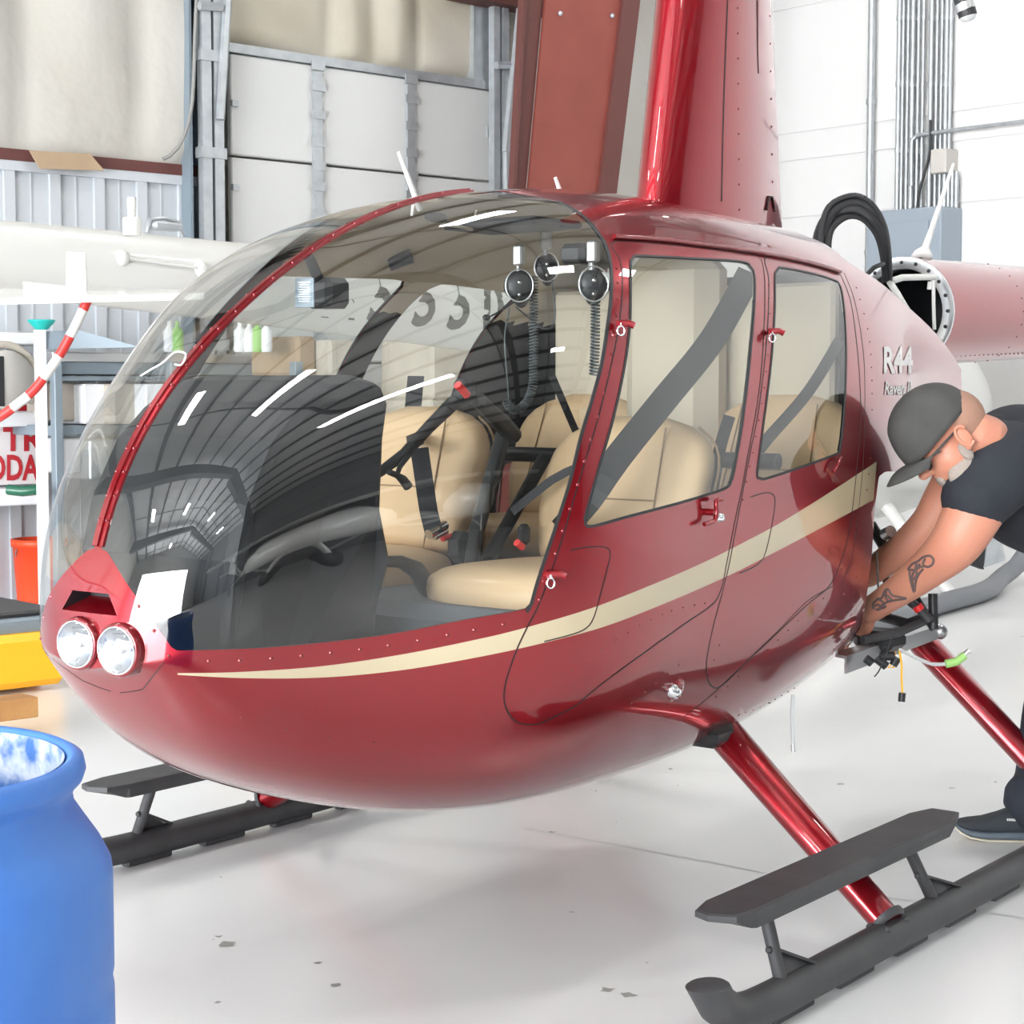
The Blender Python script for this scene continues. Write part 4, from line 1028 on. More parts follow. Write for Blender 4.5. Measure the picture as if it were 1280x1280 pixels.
# hose end hanging in at the top right corner
b = MB(); P_ = [atd(x, y, 6.0) for x, y in ((1180, -60), (1198, -20), (1206, 6))]; b.tube(P_, .030, 14); b.tube([atd(1205, 4, 6), atd(1208, 13, 6)], .033, 14, 1); b.tube([atd(1208, 13, 6), atd(1210, 20, 6)], .031, 14, 0); b.lathe([(.029, 0), (.02, .012), (.0005, .016)], atd(1210, 21, 6), 14, 2, (atd(1210, 21, 6) - atd(1208, 13, 6)).to_track_quat('Z', 'Y').to_matrix())
P_ = atd(1180, -60, 6.0); b.tube([P_, P_ + Vector((.1, .2, 2.5)), P_ + Vector((.1, .3, 5.3))], .03, 12)
tag(b.build('hanging_hose', ['rubber', 'alu', 'tube']), 'end of a black overhead hose with a metal collar hanging near the white wall', 'hose')

# ---- far end wall with the open hangar door, and the wall behind the camera
OV0, OV1, OZ = -19.0, -3.0, 4.9
b = MB(); wbox(b, LU - .2, LU, LV, OV0, 0, HE); wbox(b, LU - .2, LU, OV1, 0, 0, HE); wbox(b, LU - .2, LU, OV0, OV1, OZ, HE)
for s_ in (LU - .2,):
    b.prism([W(LU - .2, LV, HE), W(LU - .2, 0, HE), W(LU - .2, LV / 2, RIDGE)], WU * .2)
struct(b.build('wall_front', ['ceil']))
b = MB(); b.prism([W(0, LV, HE), W(0, 0, HE), W(0, LV / 2, RIDGE)], WU * .2); struct(b.build('wall_gable_right', ['wallwhite']))
b = MB(); wbox(b, LU, 0, LV - .2, LV, 0, HE)
u = LU + 1
struct(b.build('wall_near', ['walldark'] if 'walldark' in M else [M.setdefault('walldark', mat('wall_sheet_grey', (.09, .095, .10), .6, bump=(2, .3, .05)))]))
b = MB()
for zz in (1.6, 3.4, 5.0): wbox(b, LU, 0, LV, LV + .12, zz, zz + .12)
for uu in np.arange(LU + 3, 0, 6): wbox(b, uu - .15, uu + .15, LV, LV + .3, 0, HE)
struct(b.build('trim_7', ['purlin']))
# ---- roof: two slopes, purlins along the building, frames across
b = MB()
b.add([W(LU - .2, .2, HE), W(.2, .2, HE), W(.2, LV / 2, RIDGE), W(LU - .2, LV / 2, RIDGE), W(.2, LV - .2, HE), W(LU - .2, LV - .2, HE)], [(0, 1, 2, 3), (3, 2, 4, 5)], 0, False)
o_ = len(b.v); b.add([W(LU - .2, .2, HE + .2), W(.2, .2, HE + .2), W(.2, LV / 2, RIDGE + .2), W(LU - .2, LV / 2, RIDGE + .2), W(.2, LV - .2, HE + .2), W(LU - .2, LV - .2, HE + .2)], [(3, 2, 1, 0), (5, 4, 2, 3)], 0, False)
struct(b.build('ceiling', ['ceil']))
def roofz(v): return HE + (RIDGE - HE) * (1 - abs(v - LV / 2) / (-LV / 2))
b = MB()
for v in np.arange(-.6, LV, -1.9): wbox(b, LU, 0, v - .07, v + .07, roofz(v) - .26, roofz(v) - .04)
struct(b.build('ceiling_purlins', ['purlin']))
b = MB()
for uu in (-2.9, -9.0, -15.1, -21.2):
    for (va, vb_) in ((-.4, LV / 2), (LV / 2, LV + .3)):
        za, zb3 = roofz(va) - .26, roofz(vb_) - .26
        b.prism([W(uu - .16, va, za), W(uu - .16, vb_, zb3), W(uu - .16, vb_, zb3 - .40), W(uu - .16, va, za - .75)], WU * .32)
    wbox(b, uu - .16, uu + .16, LV + .05, LV + .7, 0, HE - .2)
struct(b.build('ceiling_frames', ['purlin']))
# thin cross straps between purlins
b = MB()
for uu in np.arange(LU + 1.2, 0, 3.05):
    for (va, vb_) in ((-.4, LV / 2), (LV / 2, LV + .3)): b.tube([W(uu, va, roofz(va) - .06), W(uu, vb_, roofz(vb_) - .06)], .035, 4, smooth=False)
struct(b.build('ceiling_straps', ['purlin']))
# ceiling light fixtures
spots = [(u_, v_) for u_ in (-2.2, -5.9, -12.0, -18.1) for v_ in (-3.4, -8.6)] + [(-12.0, -15.4), (-18.1, -15.4), (-18.1, -20.6), (-23.8, -8.6), (-5.9, -15.4)]
u_, v_ = spots[0]
fx = thing('ceiling_light', W(u_, v_, roofz(v_) - .5), 'white rectangular high bay light hanging under the hangar roof', 'ceiling light', 'high bay lights under the roof')
b = MB(); b.box(fx.location, (1.25, .50, .06), 0, RW, .01); 
for a_ in (-.5, .5): b.tube([fx.location + WU * a_, fx.location + WU * a_ + Vector((0, 0, .34))], .006, 6)
b.build('housing', ['wplastic'], fx)
b = MB(); b.box(fx.location + Vector((0, 0, -.035)), (1.20, .45, .014), 0, RW); b.build('diffuser', ['lamp'], fx)
for (u_, v_) in spots[1:]:
    c = copy_tree(fx); c.location = W(u_, v_, roofz(v_) - .5)

# ================================================================== WHITE HELICOPTER BEHIND
HW = thing('helicopter', (4.5, 2.8, 0), 'white helicopter parked behind the red one, its long boom passing behind the bubble', 'helicopter')
A0 = Vector((-1.3, 3.12, 1.86)); A1 = Vector((5.0, 2.70, 1.62))
q = (A1 - A0).to_track_quat('Z', 'Y').to_matrix(); L_ = (A1 - A0).length
b = MB(); b.lathe([(.0005, -.0), (.08, .0), (.100, .05), (.118, 1.0), (.140, 1.9), (.172, 3.2), (.215, 4.6), (.26, 5.6), (.28, L_)], A0, 40, 0, q)
wb = b.build('tail_boom', ['white_paint'], HW)
wvs = []
def boom_at(px, py):
    v = ray(px, py); bst = None
    for t in np.linspace(4, 11, 900):
        p = CAM + v * t; s_ = (p - A0).dot((A1 - A0).normalized()); r_ = (p - A0 - (A1 - A0).normalized() * s_).length
        rr = np.interp(s_, [0, 1, 1.9, 3.2, 4.6, 5.6, 6.3], [.100, .118, .140, .172, .215, .26, .28])
        if r_ < rr: return p, s_
    return None, None
# ring seams
b = MB()
for px in (28, 82):
    p, s_ = boom_at(px, 320)
    if p is not None: b.lathe([(.12, -.004), (.1235 + .003, -.002), (.1235 + .003, .002), (.12, .004)], A0 + (A1 - A0).normalized() * s_, 40, 0, q)
b.build('boom_seam', ['white_paint'], wb)
# registration wraps the near flank
vs_, fs_ = text_mesh('N5550', .30, .012, 0, .92)
p, sN = boom_at(399, 372); ax = (A1 - A0).normalized(); side_ = ax.cross(Vector((0, 0, 1))).normalized()
if side_.dot(CAM - A0) < 0: side_ = -side_
sN = sN if sN else 3.0
for ch, cx_ in (('N', 405), ('5', 462), ('5', 519), ('5', 563), ('0', 604)):
    vs_, fs_ = text_mesh(ch, .36, .010, 0, .78)
    p, s0_ = boom_at(cx_, 375)
    if s0_ is None: continue
    P = []
    for x, y in vs_:
        s_ = s0_ + x; rr = float(np.interp(s_, [0, 1, 1.9, 3.2, 4.6, 5.6, 6.3], [.100, .118, .140, .172, .215, .26, .28])) + .002
        an = (y - .13) / rr; P.append(A0 + ax * s_ + (side_ * math.cos(an) + Vector((0, 0, 1)) * math.sin(an)) * rr)
    b = MB(); b.add(P, fs_, 0, False); b.build('registration_character', ['letter'], wb)
# horizontal stabiliser under the boom, its mounting plate, beacon
d_ = 6.2
b = MB(); S0, S1, S2, S3 = atd(-60, 374, 5.9), atd(255, 366, 6.1), atd(255, 362, 6.5), atd(-60, 360, 6.45)
b.prism([S0, S1, S2, S3], (0, 0, -.022)); b.build('stabilizer', ['white_paint'], HW)
b = MB(); b.prism([atd(83, 315, 6.23), atd(106, 316, 6.23), atd(108, 366, 6.23), atd(83, 366, 6.23)], FW * .02); b.prism([atd(29, 352, 6.25), atd(83, 358, 6.25), atd(83, 364, 6.25), atd(29, 364, 6.25)], FW * .02); b.build('stabilizer_bracket', ['white_paint'], HW)
b = MB(); b.lathe([(.033, -.05), (.033, .01), (.030, .014), (.014, .016), (.014, .04), (.016, .045), (.016, .085), (.0005, .085)], atd(165, 277, 6.4), 20, 0)
b.build('beacon_base', ['white_paint'], HW)
b = MB(); c_ = atd(206, 283, 6.8); b.box(c_, (.14, .06, .03), 0, None, .008); b.tube([c_ + Vector((-.09, 0, -.03)), c_ + Vector((-.07, 0, .02)), c_ + Vector((.0, 0, .03)), c_ + Vector((.07, 0, .02)), c_ + Vector((.09, 0, -.03))], .008, 6); b.build('boom_fitting', ['galv'], HW)
# pitot-like rod on two round bosses
b = MB(); pA, _ = boom_at(152, 323); pB, _ = boom_at(250, 336)
for p in (pA, pB): b.ball(p, (.03, .03, .034), n=8)
b.tube([pA - FW * .02, pB - FW * .02], .006, 8); b.build('rod_fairing', ['white_paint'], HW)
# striped tail guard
G = smooth_line([tuple(atd(x, y, 6.05)) for x, y in ((110, 374), (104, 387), (92, 412), (78, 438), (60, 465), (42, 488), (22, 505), (0, 521), (-30, 535), (-80, 548), (-130, 540))], .02)
G = [Vector(g) for g in G]
acc = 0; k0 = 0; seg = 0
lens = [0]
for i in range(1, len(G)): lens.append(lens[-1] + (G[i] - G[i - 1]).length)
bd = [.0, .045, .135, .215, .295, .375, .455, .54, .62, .70, .8, .9, 1.0]
gd_ = None
b = MB()
for j in range(len(bd) - 1):
    ix = [i for i, l in enumerate(lens) if bd[j] - .012 <= l <= bd[j + 1] + .012]
    if len(ix) > 1: b.tube([G[i] for i in ix], .0165, 10, j % 2, cap=False)
b.build('tail_guard', ['signred2' if 'signred2' in M else M.setdefault('signred2', mat('guard_red', (.62, .04, .035), .4)), 'white_paint'], HW)
# body, skids
b = MB(); rows = []
B0 = Vector((6.5, 2.5, 1.12))
n = 32; vs = []; qb = (A1 - A0); qb.z = 0; qb.normalize(); sb = qb.cross(Vector((0, 0, 1)))
for i in range(25):
    t = i / 24; x_ = -1.8 + 3.5 * t; w_ = .68 * math.sin(PI * min(1, max(0, t)) ** .9) ** .55 if 0 < t < 1 else .01; h_ = .72 * math.sin(PI * min(1, max(0, t)) ** .85) ** .6 if 0 < t < 1 else .01
    for k in range(n):
        a_ = 2 * PI * k / n; ca, sa = math.cos(a_), math.sin(a_)
        vs.append(B0 + qb * x_ + sb * (w_ * math.copysign(abs(ca) ** .8, ca)) + Vector((0, 0, h_ * math.copysign(abs(sa) ** .8, sa) + .25 * (1 - t) ** 2)))
b.add(vs, [(i * n + k, i * n + (k + 1) % n, (i + 1) * n + (k + 1) % n, (i + 1) * n + k) for i in range(24) for k in range(n)]); b.build('fuselage_shell', ['white_paint'], HW)
for off_ in (0, 2.0):
    P = [onz(x, y, .06) for x, y in ((1000, 800), (1100, 776), (1180, 753), (1232, 738))] + [atd(1252, 722, 11.6), atd(1272, 706, 11.9), atd(1290, 680, 12.1)]
    nrm_ = (P[2] - P[0]).cross(Vector((0, 0, 1))).normalized(); 
    if nrm_.y < 0: nrm_ = -nrm_
    P = [p + nrm_ * off_ for p in P]
    b = MB(); b.tube([Vector(v) for v in smooth_line([tuple(p) for p in P], .1)], .06, 12); b.build('skid_tube', ['galvd' if 'galvd' in M else M.setdefault('galvd', mat('grey_skid', (.22, .23, .25), .5, .2))], HW)
    for f_ in (.25, .8):
        p = P[0].lerp(P[3], f_); b = MB(); b.tube([p, p + Vector((0, 0, .55)) + nrm_ * (.45 if off_ == 0 else -.45)], .04, 10); b.build('landing_leg', ['white_paint'], HW)
b = MB(); pA = onpl(1238, 690, B0 - sb * .0, sb); 
bx = [atd(1212, 705, 10.2), atd(1230, 712, 10.2), atd(1232, 672, 10.2), atd(1222, 680, 10.2)]
b.prism(bx, FW * .1, 1); b.prism([atd(1230, 710, 10.19), atd(1258, 700, 10.3), atd(1245, 655, 10.3), atd(1236, 660, 10.19)], FW * .25, 0)
b.build('oil_cooler', ['galv', 'black'], HW)

# ================================================================== LEFT CLUTTER
def prect(mb, x0, y0, x1, y1, d, th, mi=0, bev=.004):
    """box whose near face spans the two image corners at depth d, aligned with the back wall"""
    a = onpl((x0 + x1) / 2, (y0 + y1) / 2, atd(x0, (y0 + y1) / 2, d), WV); 
    l = onpl(x0, (y0 + y1) / 2, atd(x0, (y0 + y1) / 2, d), WV); r = onpl(x1, (y0 + y1) / 2, l, WV)
    k = (l - CAM).dot(FW); zt_ = onpl(x0, y0, l, WV).z; zb_ = onpl(x0, y1, l, WV).z
    w = (r - l).length; c = (l + r) / 2 + WV * (th / 2); c.z = (zt_ + zb_) / 2
    mb.box(c, (w, th, abs(zt_ - zb_)), mi, RW, bev); return c, w, abs(zt_ - zb_)
sh = thing('shelf_unit', onz(20, 760, 0), 'white plastic shelf unit standing at the left against the wall', 'shelf')
DS = 10.0
for (x0, x1, dd) in ((48, 61, DS), (-150, -136, DS), (48, 60, DS + .42), (-146, -133, DS + .42)):
    b = MB(); c, w, h = prect(b, x0, 412, x1, 770, dd, .03); zb_ = c.z - h / 2
    b.box(Vector((c.x, c.y, zb_ / 2)), (w, .03, zb_), 0, RW) if zb_ > .02 else None
    b.build('post', ['wplastic'], sh)
for (y0, y1) in ((412, 428), (516, 536), (618, 640)):
    b = MB(); prect(b, -150, y0, 61, y1, DS - .01, .46, 0, .008); b.build('shelf_board', ['wplastic'], sh)
b = MB(); c = atd(52, 412, DS + .15); b.lathe([(.035, 0), (.075, .045), (.078, .055), (.0005, .05)], (c.x, c.y, c.z), 20); tag(b.build('funnel', ['teal']), 'small teal plastic tub standing on top of the white shelf', 'tub')
# sign leaning on the shelf's third board: white with red words
sg = thing('sign', atd(0, 610, DS + .2), 'white sign with red capital letters leaning inside the white shelf', 'sign')
b = MB(); prect(b, -140, 505, 50, 612, DS + .22, .02, 0); b.build('board', ['signwhite'], sg)
def put_text(body, x0, x1, yb, ytp, d, m_, parent, bold=.02):
    vs, fs = text_mesh(body, 1, bold); mnx, mxx = min(v[0] for v in vs), max(v[0] for v in vs); mny, mxy = min(v[1] for v in vs), max(v[1] for v in vs)
    Pp = atd((x0 + x1) / 2, (yb + ytp) / 2, d); V_ = []
    pl_ = atd(-140, 558, DS + .215)
    for x, y in vs:
        V_.append(onpl(x0 + (x1 - x0) * (x - mnx) / (mxx - mnx), yb + (ytp - yb) * (y - mny) / (mxy - mny), pl_, WV) )
    b = MB(); b.add(V_, fs, 0, False); b.build('sign_lettering', [m_], parent)
put_text('TR', 4, 54, 564, 534, DS, 'signred', sg, .03)
put_text('TODAY', -34, 67, 601, 568, DS, 'signred', sg, .03)
b = MB(); b.box(onpl(30, 510, atd(-140, 558, DS + .20), WV), (.5, .008, .035), 0, RW); b.build('sign_lettering', ['signred'], sg)
# dark drum under the shelf and the orange-red bucket
b = MB(); c = onz(14, 742, 0) + WV * .3; b.lathe([(.0005, 0), (.20, 0), (.205, .02), (.205, .52), (.19, .55), (.0005, .55)], (c.x, c.y, .02), 24); tag(b.build('trash_can', ['black']), 'black round bin standing below the white shelf', 'bin')
c = onz(50, 752, 0)
bk = thing('bucket', c, 'orange-red plastic bucket on the floor left of the bubble nose', 'bucket')
b = MB(); b.lathe([(.0005, 0), (.13, 0), (.135, .02), (.155, .34), (.165, .34), (.168, .385), (.150, .385), (.148, .36), (.128, .03), (.0005, .03)], c, 28); b.build('pail', ['bucket'], bk)
b = MB(); b.tube([c + Vector((.165 * math.cos(a_), .165 * math.sin(a_) * .4, .33 - .10 * math.sin(a_))) for a_ in np.linspace(PI, 0, 14)], .004, 6); b.build('handle', ['wire'], bk)
b = MB(); b.lathe([(.09, 0), (.10, .02), (.11, .05), (.10, .26), (.085, .30), (.02, .31)], tuple(atd(24, 490, DS + .2)), 24, 0, Matrix.Rotation(.0, 3, 'X'))
c = atd(5, 475, DS + .22)
b = MB(); b.tube([c + WU * (.20 * math.cos(a_)) + Vector((0, 0, .20 * math.sin(a_))) for a_ in np.linspace(-.7, PI * .8, 16)], .022, 10, 0); b.lathe([(.0005, -.06), (.16, -.06), (.17, -.03), (.17, .06), (.0005, .08)], c, 24, 1, WV.to_track_quat('Z', 'Y').to_matrix())
tag(b.build('cable_reel', ['boxgrey', 'cardgrey']), 'beige cable reel on the second board of the white shelf', 'reel')
b = MB(); prect(b, -10, 445, 6, 508, DS + .1, .2, 0); tag(b.build('tool_case', ['black']), 'black case beside the beige reel on the shelf', 'case')
b = MB(); b.tube([atd(10, 612, DS + .12), atd(28, 614, DS + .1), atd(48, 612, DS + .12)], .03, 8); tag(b.build('green_bottle', [M.setdefault('bottlegreen', mat('bottle_green', (.02, .12, .07), .3))]), 'dark green bottle lying in front of the lettered sign on the shelf', 'bottle')
# long grey steel bench and things on/below it, seen past and through the bubble
DB = 10.3
wb_ = thing('workbench', onz(200, 770, 0) + WV * .6, 'long grey steel workbench along the wall behind the bubble nose', 'workbench')
b = MB(); prect(b, 66, 440, 380, 452, DB, .75, 0); prect(b, 66, 452, 380, 468, DB + .02, .70, 1); b.build('bench_top', ['alu', 'greyblue'], wb_)
b = MB(); prect(b, 66, 470, 380, 476, DB, .7, 0); b.build('drawer_rail', ['greyblue'], wb_)
b = MB(); prect(b, 66, 532, 380, 545, DB + .05, .65, 0); b.build('bench_shelf', ['greyblue'], wb_)
for x0 in (70, 215, 370):
    b = MB(); c, w, h = prect(b, x0, 452, x0 + 10, 700, DB + .02, .06); zb_ = c.z - h / 2; b.box(Vector((c.x, c.y, zb_ / 2)), (w, .06, zb_), 0, RW); b.build('bench_leg', ['greyblue'], wb_)
bx_ = [(68, 478, 100, 527, 'boxgrey', 'worn beige box, leftmost on the upper bench shelf'), (105, 480, 138, 530, 'wplastic', 'white box second from the left on the upper bench shelf'), (142, 480, 178, 530, 'boxgrey', 'grey beige box between two white boxes on the bench shelf'), (182, 480, 208, 531, 'wplastic', 'narrow white box on the upper bench shelf behind the bubble'),
       (80, 548, 102, 592, 'wplastic', 'pale box on the lower bench shelf at its left end'), (112, 550, 152, 600, 'galv', 'grey box on the lower bench shelf'), (228, 484, 262, 531, 'wplastic', 'white carton seen through the port windshield on the bench shelf'), (275, 482, 320, 531, 'cardboard', 'brown carton on the bench shelf behind the console')]
for x0, y0, x1, y1, m_, lab in bx_:
    b = MB(); prect(b, x0, y0, x1, y1, DB + .12, .35, 0, .01); tag(b.build('storage_box', [m_]), lab, 'box', 'boxes on the workbench shelves')
b = MB(); P0_, P1_, P2_, P3_ = atd(82, 413, DB), atd(100, 413, DB), atd(175, 434, DB), atd(78, 436, DB)
b.prism([P0_, P1_, P2_, P3_], WV * .3); tag(b.build('metal_hood', ['greyblue']), 'dark grey slanted steel hood lying on the workbench', 'hood')
for x_, g_ in ((212, 'wplastic'), (222, 'green'), (300, 'wplastic'), (312, 'wplastic'), (322, 'green'), (333, 'wplastic')):
    c = atd(x_, 440, DB + .2); b = MB(); b.lathe([(.03, 0), (.035, .01), (.035, .12), (.012, .15), (.012, .18), (.0005, .18)], c, 14)
    tag(b.build('spray_bottle', [g_]), ('white' if g_ == 'wplastic' else 'lime green') + ' bottle standing on the workbench top', 'bottle', ('white' if g_ == 'wplastic' else 'green') + ' bottles on the workbench')
# garage-side clutter seen through the cabin: tyre-like ring and cartons
for x0, y0, x1, y1, m_, lab in ((372, 420, 396, 470, 'cardboard', 'tan carton by the garage door seen through the bubble'), (412, 425, 446, 480, 'boxgrey', 'beige carton seen just left of the inner door pillar'), (540, 425, 600, 500, 'boxgrey', 'big beige bundle seen through the far rear window')):
    b = MB(); c, w, h = prect(b, x0, y0, x1, y1, 10.6, .5, 0, .02); zb_ = c.z - h / 2; b.box(Vector((c.x, c.y, zb_ / 2)), (w, .5, zb_), 0, RW, .01)
    tag(b.build('carton_stack', [m_]), lab, 'cartons', None)
# yellow cart with a black top and a timber block
c0 = onz(-30, 893, 0); zc = .30
cart = thing('tow_cart', c0, 'low yellow cart with a black top edge left of the nose', 'cart')
b = MB(); prect(b, -260, 822, 84, 896, 7.0, .75, 0, .03); b.build('body', ['yellow'], cart)
b = MB(); prect(b, -260, 790, 76, 800, 7.1, .7, 0, .01); prect(b, -260, 800, 60, 822, 7.05, .7, 1, .01); b.build('top_edge', ['black', 'greyblue'], cart)
b = MB(); prect(b, -160, 897, 48, 924, 6.35, .12, 0, .004); o = b.build('timber_block', ['wood']); tag(o, 'short timber beam lying in front of the yellow cart', 'timber')
b = MB(); prect(b, -160, 924, 40, 935, 6.4, .10, 0); 
# ================================================================== BLUE DRUM
DR = CAM + d0 * 2.30 + RT * (-827 / F * 2.30); DR.z = 0
dm = thing('drum', DR, 'open blue plastic drum standing at the lower left in front of the helicopter', 'drum')
b = MB()
prof = [(.0005, .0), (.27, .0), (.29, .02), (.319, .05), (.319, .22), (.315, .235), (.319, .25), (.319, .50), (.316, .515), (.319, .53), (.319, .655), (.317, .672), (.304, .698), (.284, .728), (.270, .750), (.268, .765), (.272, .775), (.282, .785), (.286, .797), (.283, .812), (.272, .818), (.262, .812), (.258, .79), (.262, .74), (.30, .62), (.305, .30), (.28, .05), (.0005, .03)]
b.lathe(prof, DR, 96); b.build('barrel', ['blue'], dm)
b = MB(); b.lathe([(.2585, .812), (.2555, .79), (.2595, .745), (.262, .72)], DR, 96)
b.build('worn_rim', [M.setdefault('scuffed', mat('scuffed_paint', (.55, .60, .68), .35, .1, bump=(60, .5, .004), var=(28, .12, (.06, .16, .42))))], dm)
b = MB()
for k in range(7):
    a_ = -.9 + k * .35; p = DR + Vector((.16 * math.cos(a_), .16 * math.sin(a_), .60 + .03 * (k % 3))); b.ball(p, (.10, .08, .07), n=8)
b.lathe([(.0005, .60), (.295, .60)], DR, 40); tag(b.build('plastic_liner', ['bluein']), 'crumpled blue plastic rubbish filling the open drum', 'rubbish', None, 'stuff')
# ================================================================== MECHANIC BENDING OVER THE ENGINE BAY
man = thing('person', onz(1300, 1052, 0), 'man in grey cap and black shirt bending over the open engine bay, forearm tattooed', 'person')
def limb(mb, L, n=18, flat=None, step=.015, mi=0):
    """L: (px, py, depth, r) or (point, r); r scalar or (toward camera, in plane)"""
    P, R = [], []
    for q_ in L:
        if len(q_) == 4: P.append(atd(q_[0], q_[1], q_[2])); r = q_[3]
        else: P.append(Vector(q_[0])); r = q_[1]
        R.append(r if isinstance(r, tuple) else (r, r))
    A = [np.array([*p, *r]) for p, r in zip(P, R)]
    S_ = smooth_line(A, step)
    mb.tube([Vector(a[:3]) for a in S_], [(float(a[3]), float(a[4])) for a in S_], n, mi, True, up=None if abs((P[-1] - P[0]).normalized().dot(FW)) > .9 else None)
    p = Vector(S_[-1][:3]); mb.ball(p, min(S_[-1][3], S_[-1][4]) * .98, n=8, mi=mi); p = Vector(S_[0][:3]); mb.ball(p, min(S_[0][3], S_[0][4]) * .98, n=8, mi=mi)
def remesh(o, vox, sm=6, fac=.5):
    m_ = o.modifiers.new('r', 'REMESH'); m_.mode = 'VOXEL'; m_.voxel_size = vox; m_.use_smooth_shade = True
    if sm: k_ = o.modifiers.new('s', 'SMOOTH'); k_.iterations = sm; k_.factor = fac
    return o
hf = (-RT * .74 - UP * .67).normalized(); hu = (-RT * .67 + UP * .74); hu = (hu - hf * hu.dot(hf)).normalized(); hs = -(FW)
hs = hf.cross(hu); 
if hs.dot(CAM - atd(1183, 544, 4.62)) < 0: hs = -hs
HO = atd(1183, 544, 4.62)
RH = Matrix((hf, hs, hu)).transposed()
def hp(f, s_, u): return HO + hf * f + hs * s_ + hu * u
arm_near = [(1252, 585, 4.64, .081), (1236, 606, 4.61, .081), (1219, 636, 4.60, .077), (1204, 664, 4.60, .071), (1190, 684, 4.62, .065), (1165, 707, 4.68, .054), (1135, 730, 4.76, .046), (1108, 749, 4.85, .039), (1090, 761, 4.92, .037)]
arm_far = [(1225, 570, 4.92, .070), (1200, 592, 4.95, .062), (1181, 622, 4.98, .058), (1162, 654, 5.0, .053), (1130, 684, 5.03, .046), (1100, 707, 5.06, .040), (1084, 719, 5.08, .037)]
b = MB()
# head
b.ball(hp(-.008, 0, .035), (.100, .078, .095), 0, 16, RH); b.ball(hp(.022, 0, -.045), (.072, .064, .072), 0, 14, RH)
b.ball(hp(.052, 0, -.098), (.034, .036, .026), 0, 10, RH); b.ball(hp(.062, 0, -.002), (.034, .052, .030), 0, 10, RH)
b.ball(hp(.030, .040, -.045), (.040, .026, .042), 0, 10, RH); b.ball(hp(.030, -.040, -.045), (.040, .026, .042), 0, 10, RH)
b.tube([hp(.086, 0, .004), hp(.102, 0, -.020), hp(.116, 0, -.040)], [.010, .012, .0145], 10); b.ball(hp(.112, 0, -.040), (.016, .014, .012), 0, 8, RH)
for s_ in (-1, 1): b.ball(hp(.104, .011 * s_, -.043), (.011, .008, .008), 0, 7, RH)
b.tube([hp(.082, -.022, -.072), hp(.093, 0, -.071), hp(.082, .022, -.072)], .008, 8); b.tube([hp(.080, -.018, -.084), hp(.090, 0, -.084), hp(.080, .018, -.084)], .008, 8)
limb(b, [(hp(-.035, 0, -.02), .062), (hp(-.065, 0, -.07), .062), (atd(1236, 556, 4.72), .072), (atd(1262, 575, 4.78), .10)])
# torso and legs
limb(b, [(1248, 570, 4.78, (.13, .09)), (1290, 600, 4.84, (.16, .14)), (1350, 620, 4.95, (.15, .14)), (1410, 650, 5.1, (.15, .14))], 22)
limb(b, arm_near); limb(b, arm_far)
limb(b, [(1405, 660, 5.02, .10), (1375, 740, 5.10, .085), (1340, 820, 5.20, .062), (1315, 900, 5.2, .055), (1303, 1000, 5.18, .040), (1303, 1030, 5.16, .040)]); 
limb(b, [(1420, 660, 5.28, .10), (1400, 760, 5.45, .085), (1385, 830, 5.65, .062), (1395, 900, 5.75, .055), (1400, 965, 5.80, .040)])
# hands: palm, four fingers, thumb
def hand(mb, P0, dr, flip):
    dr = dr.normalized(); sd = dr.cross(-FW).normalized(); nn = dr.cross(sd).normalized()
    c = P0 + dr * .045
    mb.ball(c, (.052, .040, .017), 0, 10, Matrix((dr, sd, nn)).transposed()); mb.ball(P0, (.036, .030, .028), 0, 8, Matrix((dr, sd, nn)).transposed())
    for i, ln in enumerate((.070, .080, .075, .060)):
        o_ = (i - 1.5) * .0195; k0 = c + dr * .036 + sd * o_; k1 = k0 + dr * ln * .45 - UP * .006 + sd * o_ * .15; k2 = k1 + dr * ln * .28 - UP * .018; k3 = k2 + dr * ln * .12 - UP * .020
        mb.tube([c + sd * o_ * .8, k0, k1, k2, k3], [.010, .0098, .0092, .0084, .0068], 10); mb.ball(k3, .0068, n=6)
    t0 = P0 + dr * .018 + sd * .026 * flip; mb.tube([P0 + dr * .01, t0, t0 + dr * .028 + sd * .018 * flip, t0 + dr * .055 + sd * .018 * flip - UP * .012], [.014, .013, .0115, .009], 10); mb.ball(t0 + dr * .055 + sd * .018 * flip - UP * .012, .009, n=6)
hand(b, atd(1088, 762, 4.93), (atd(1062, 778, 4.99) - atd(1092, 760, 4.92)), -1)
hand(b, atd(1082, 720, 5.09), (atd(1055, 735, 5.10) - atd(1084, 718, 5.08)), 1)
abv = BVHTree.FromPolygons([tuple(v) for v in b.v], [f for f in b.f])
body = remesh(b.build('body', ['skin'], man), .0065, 5)
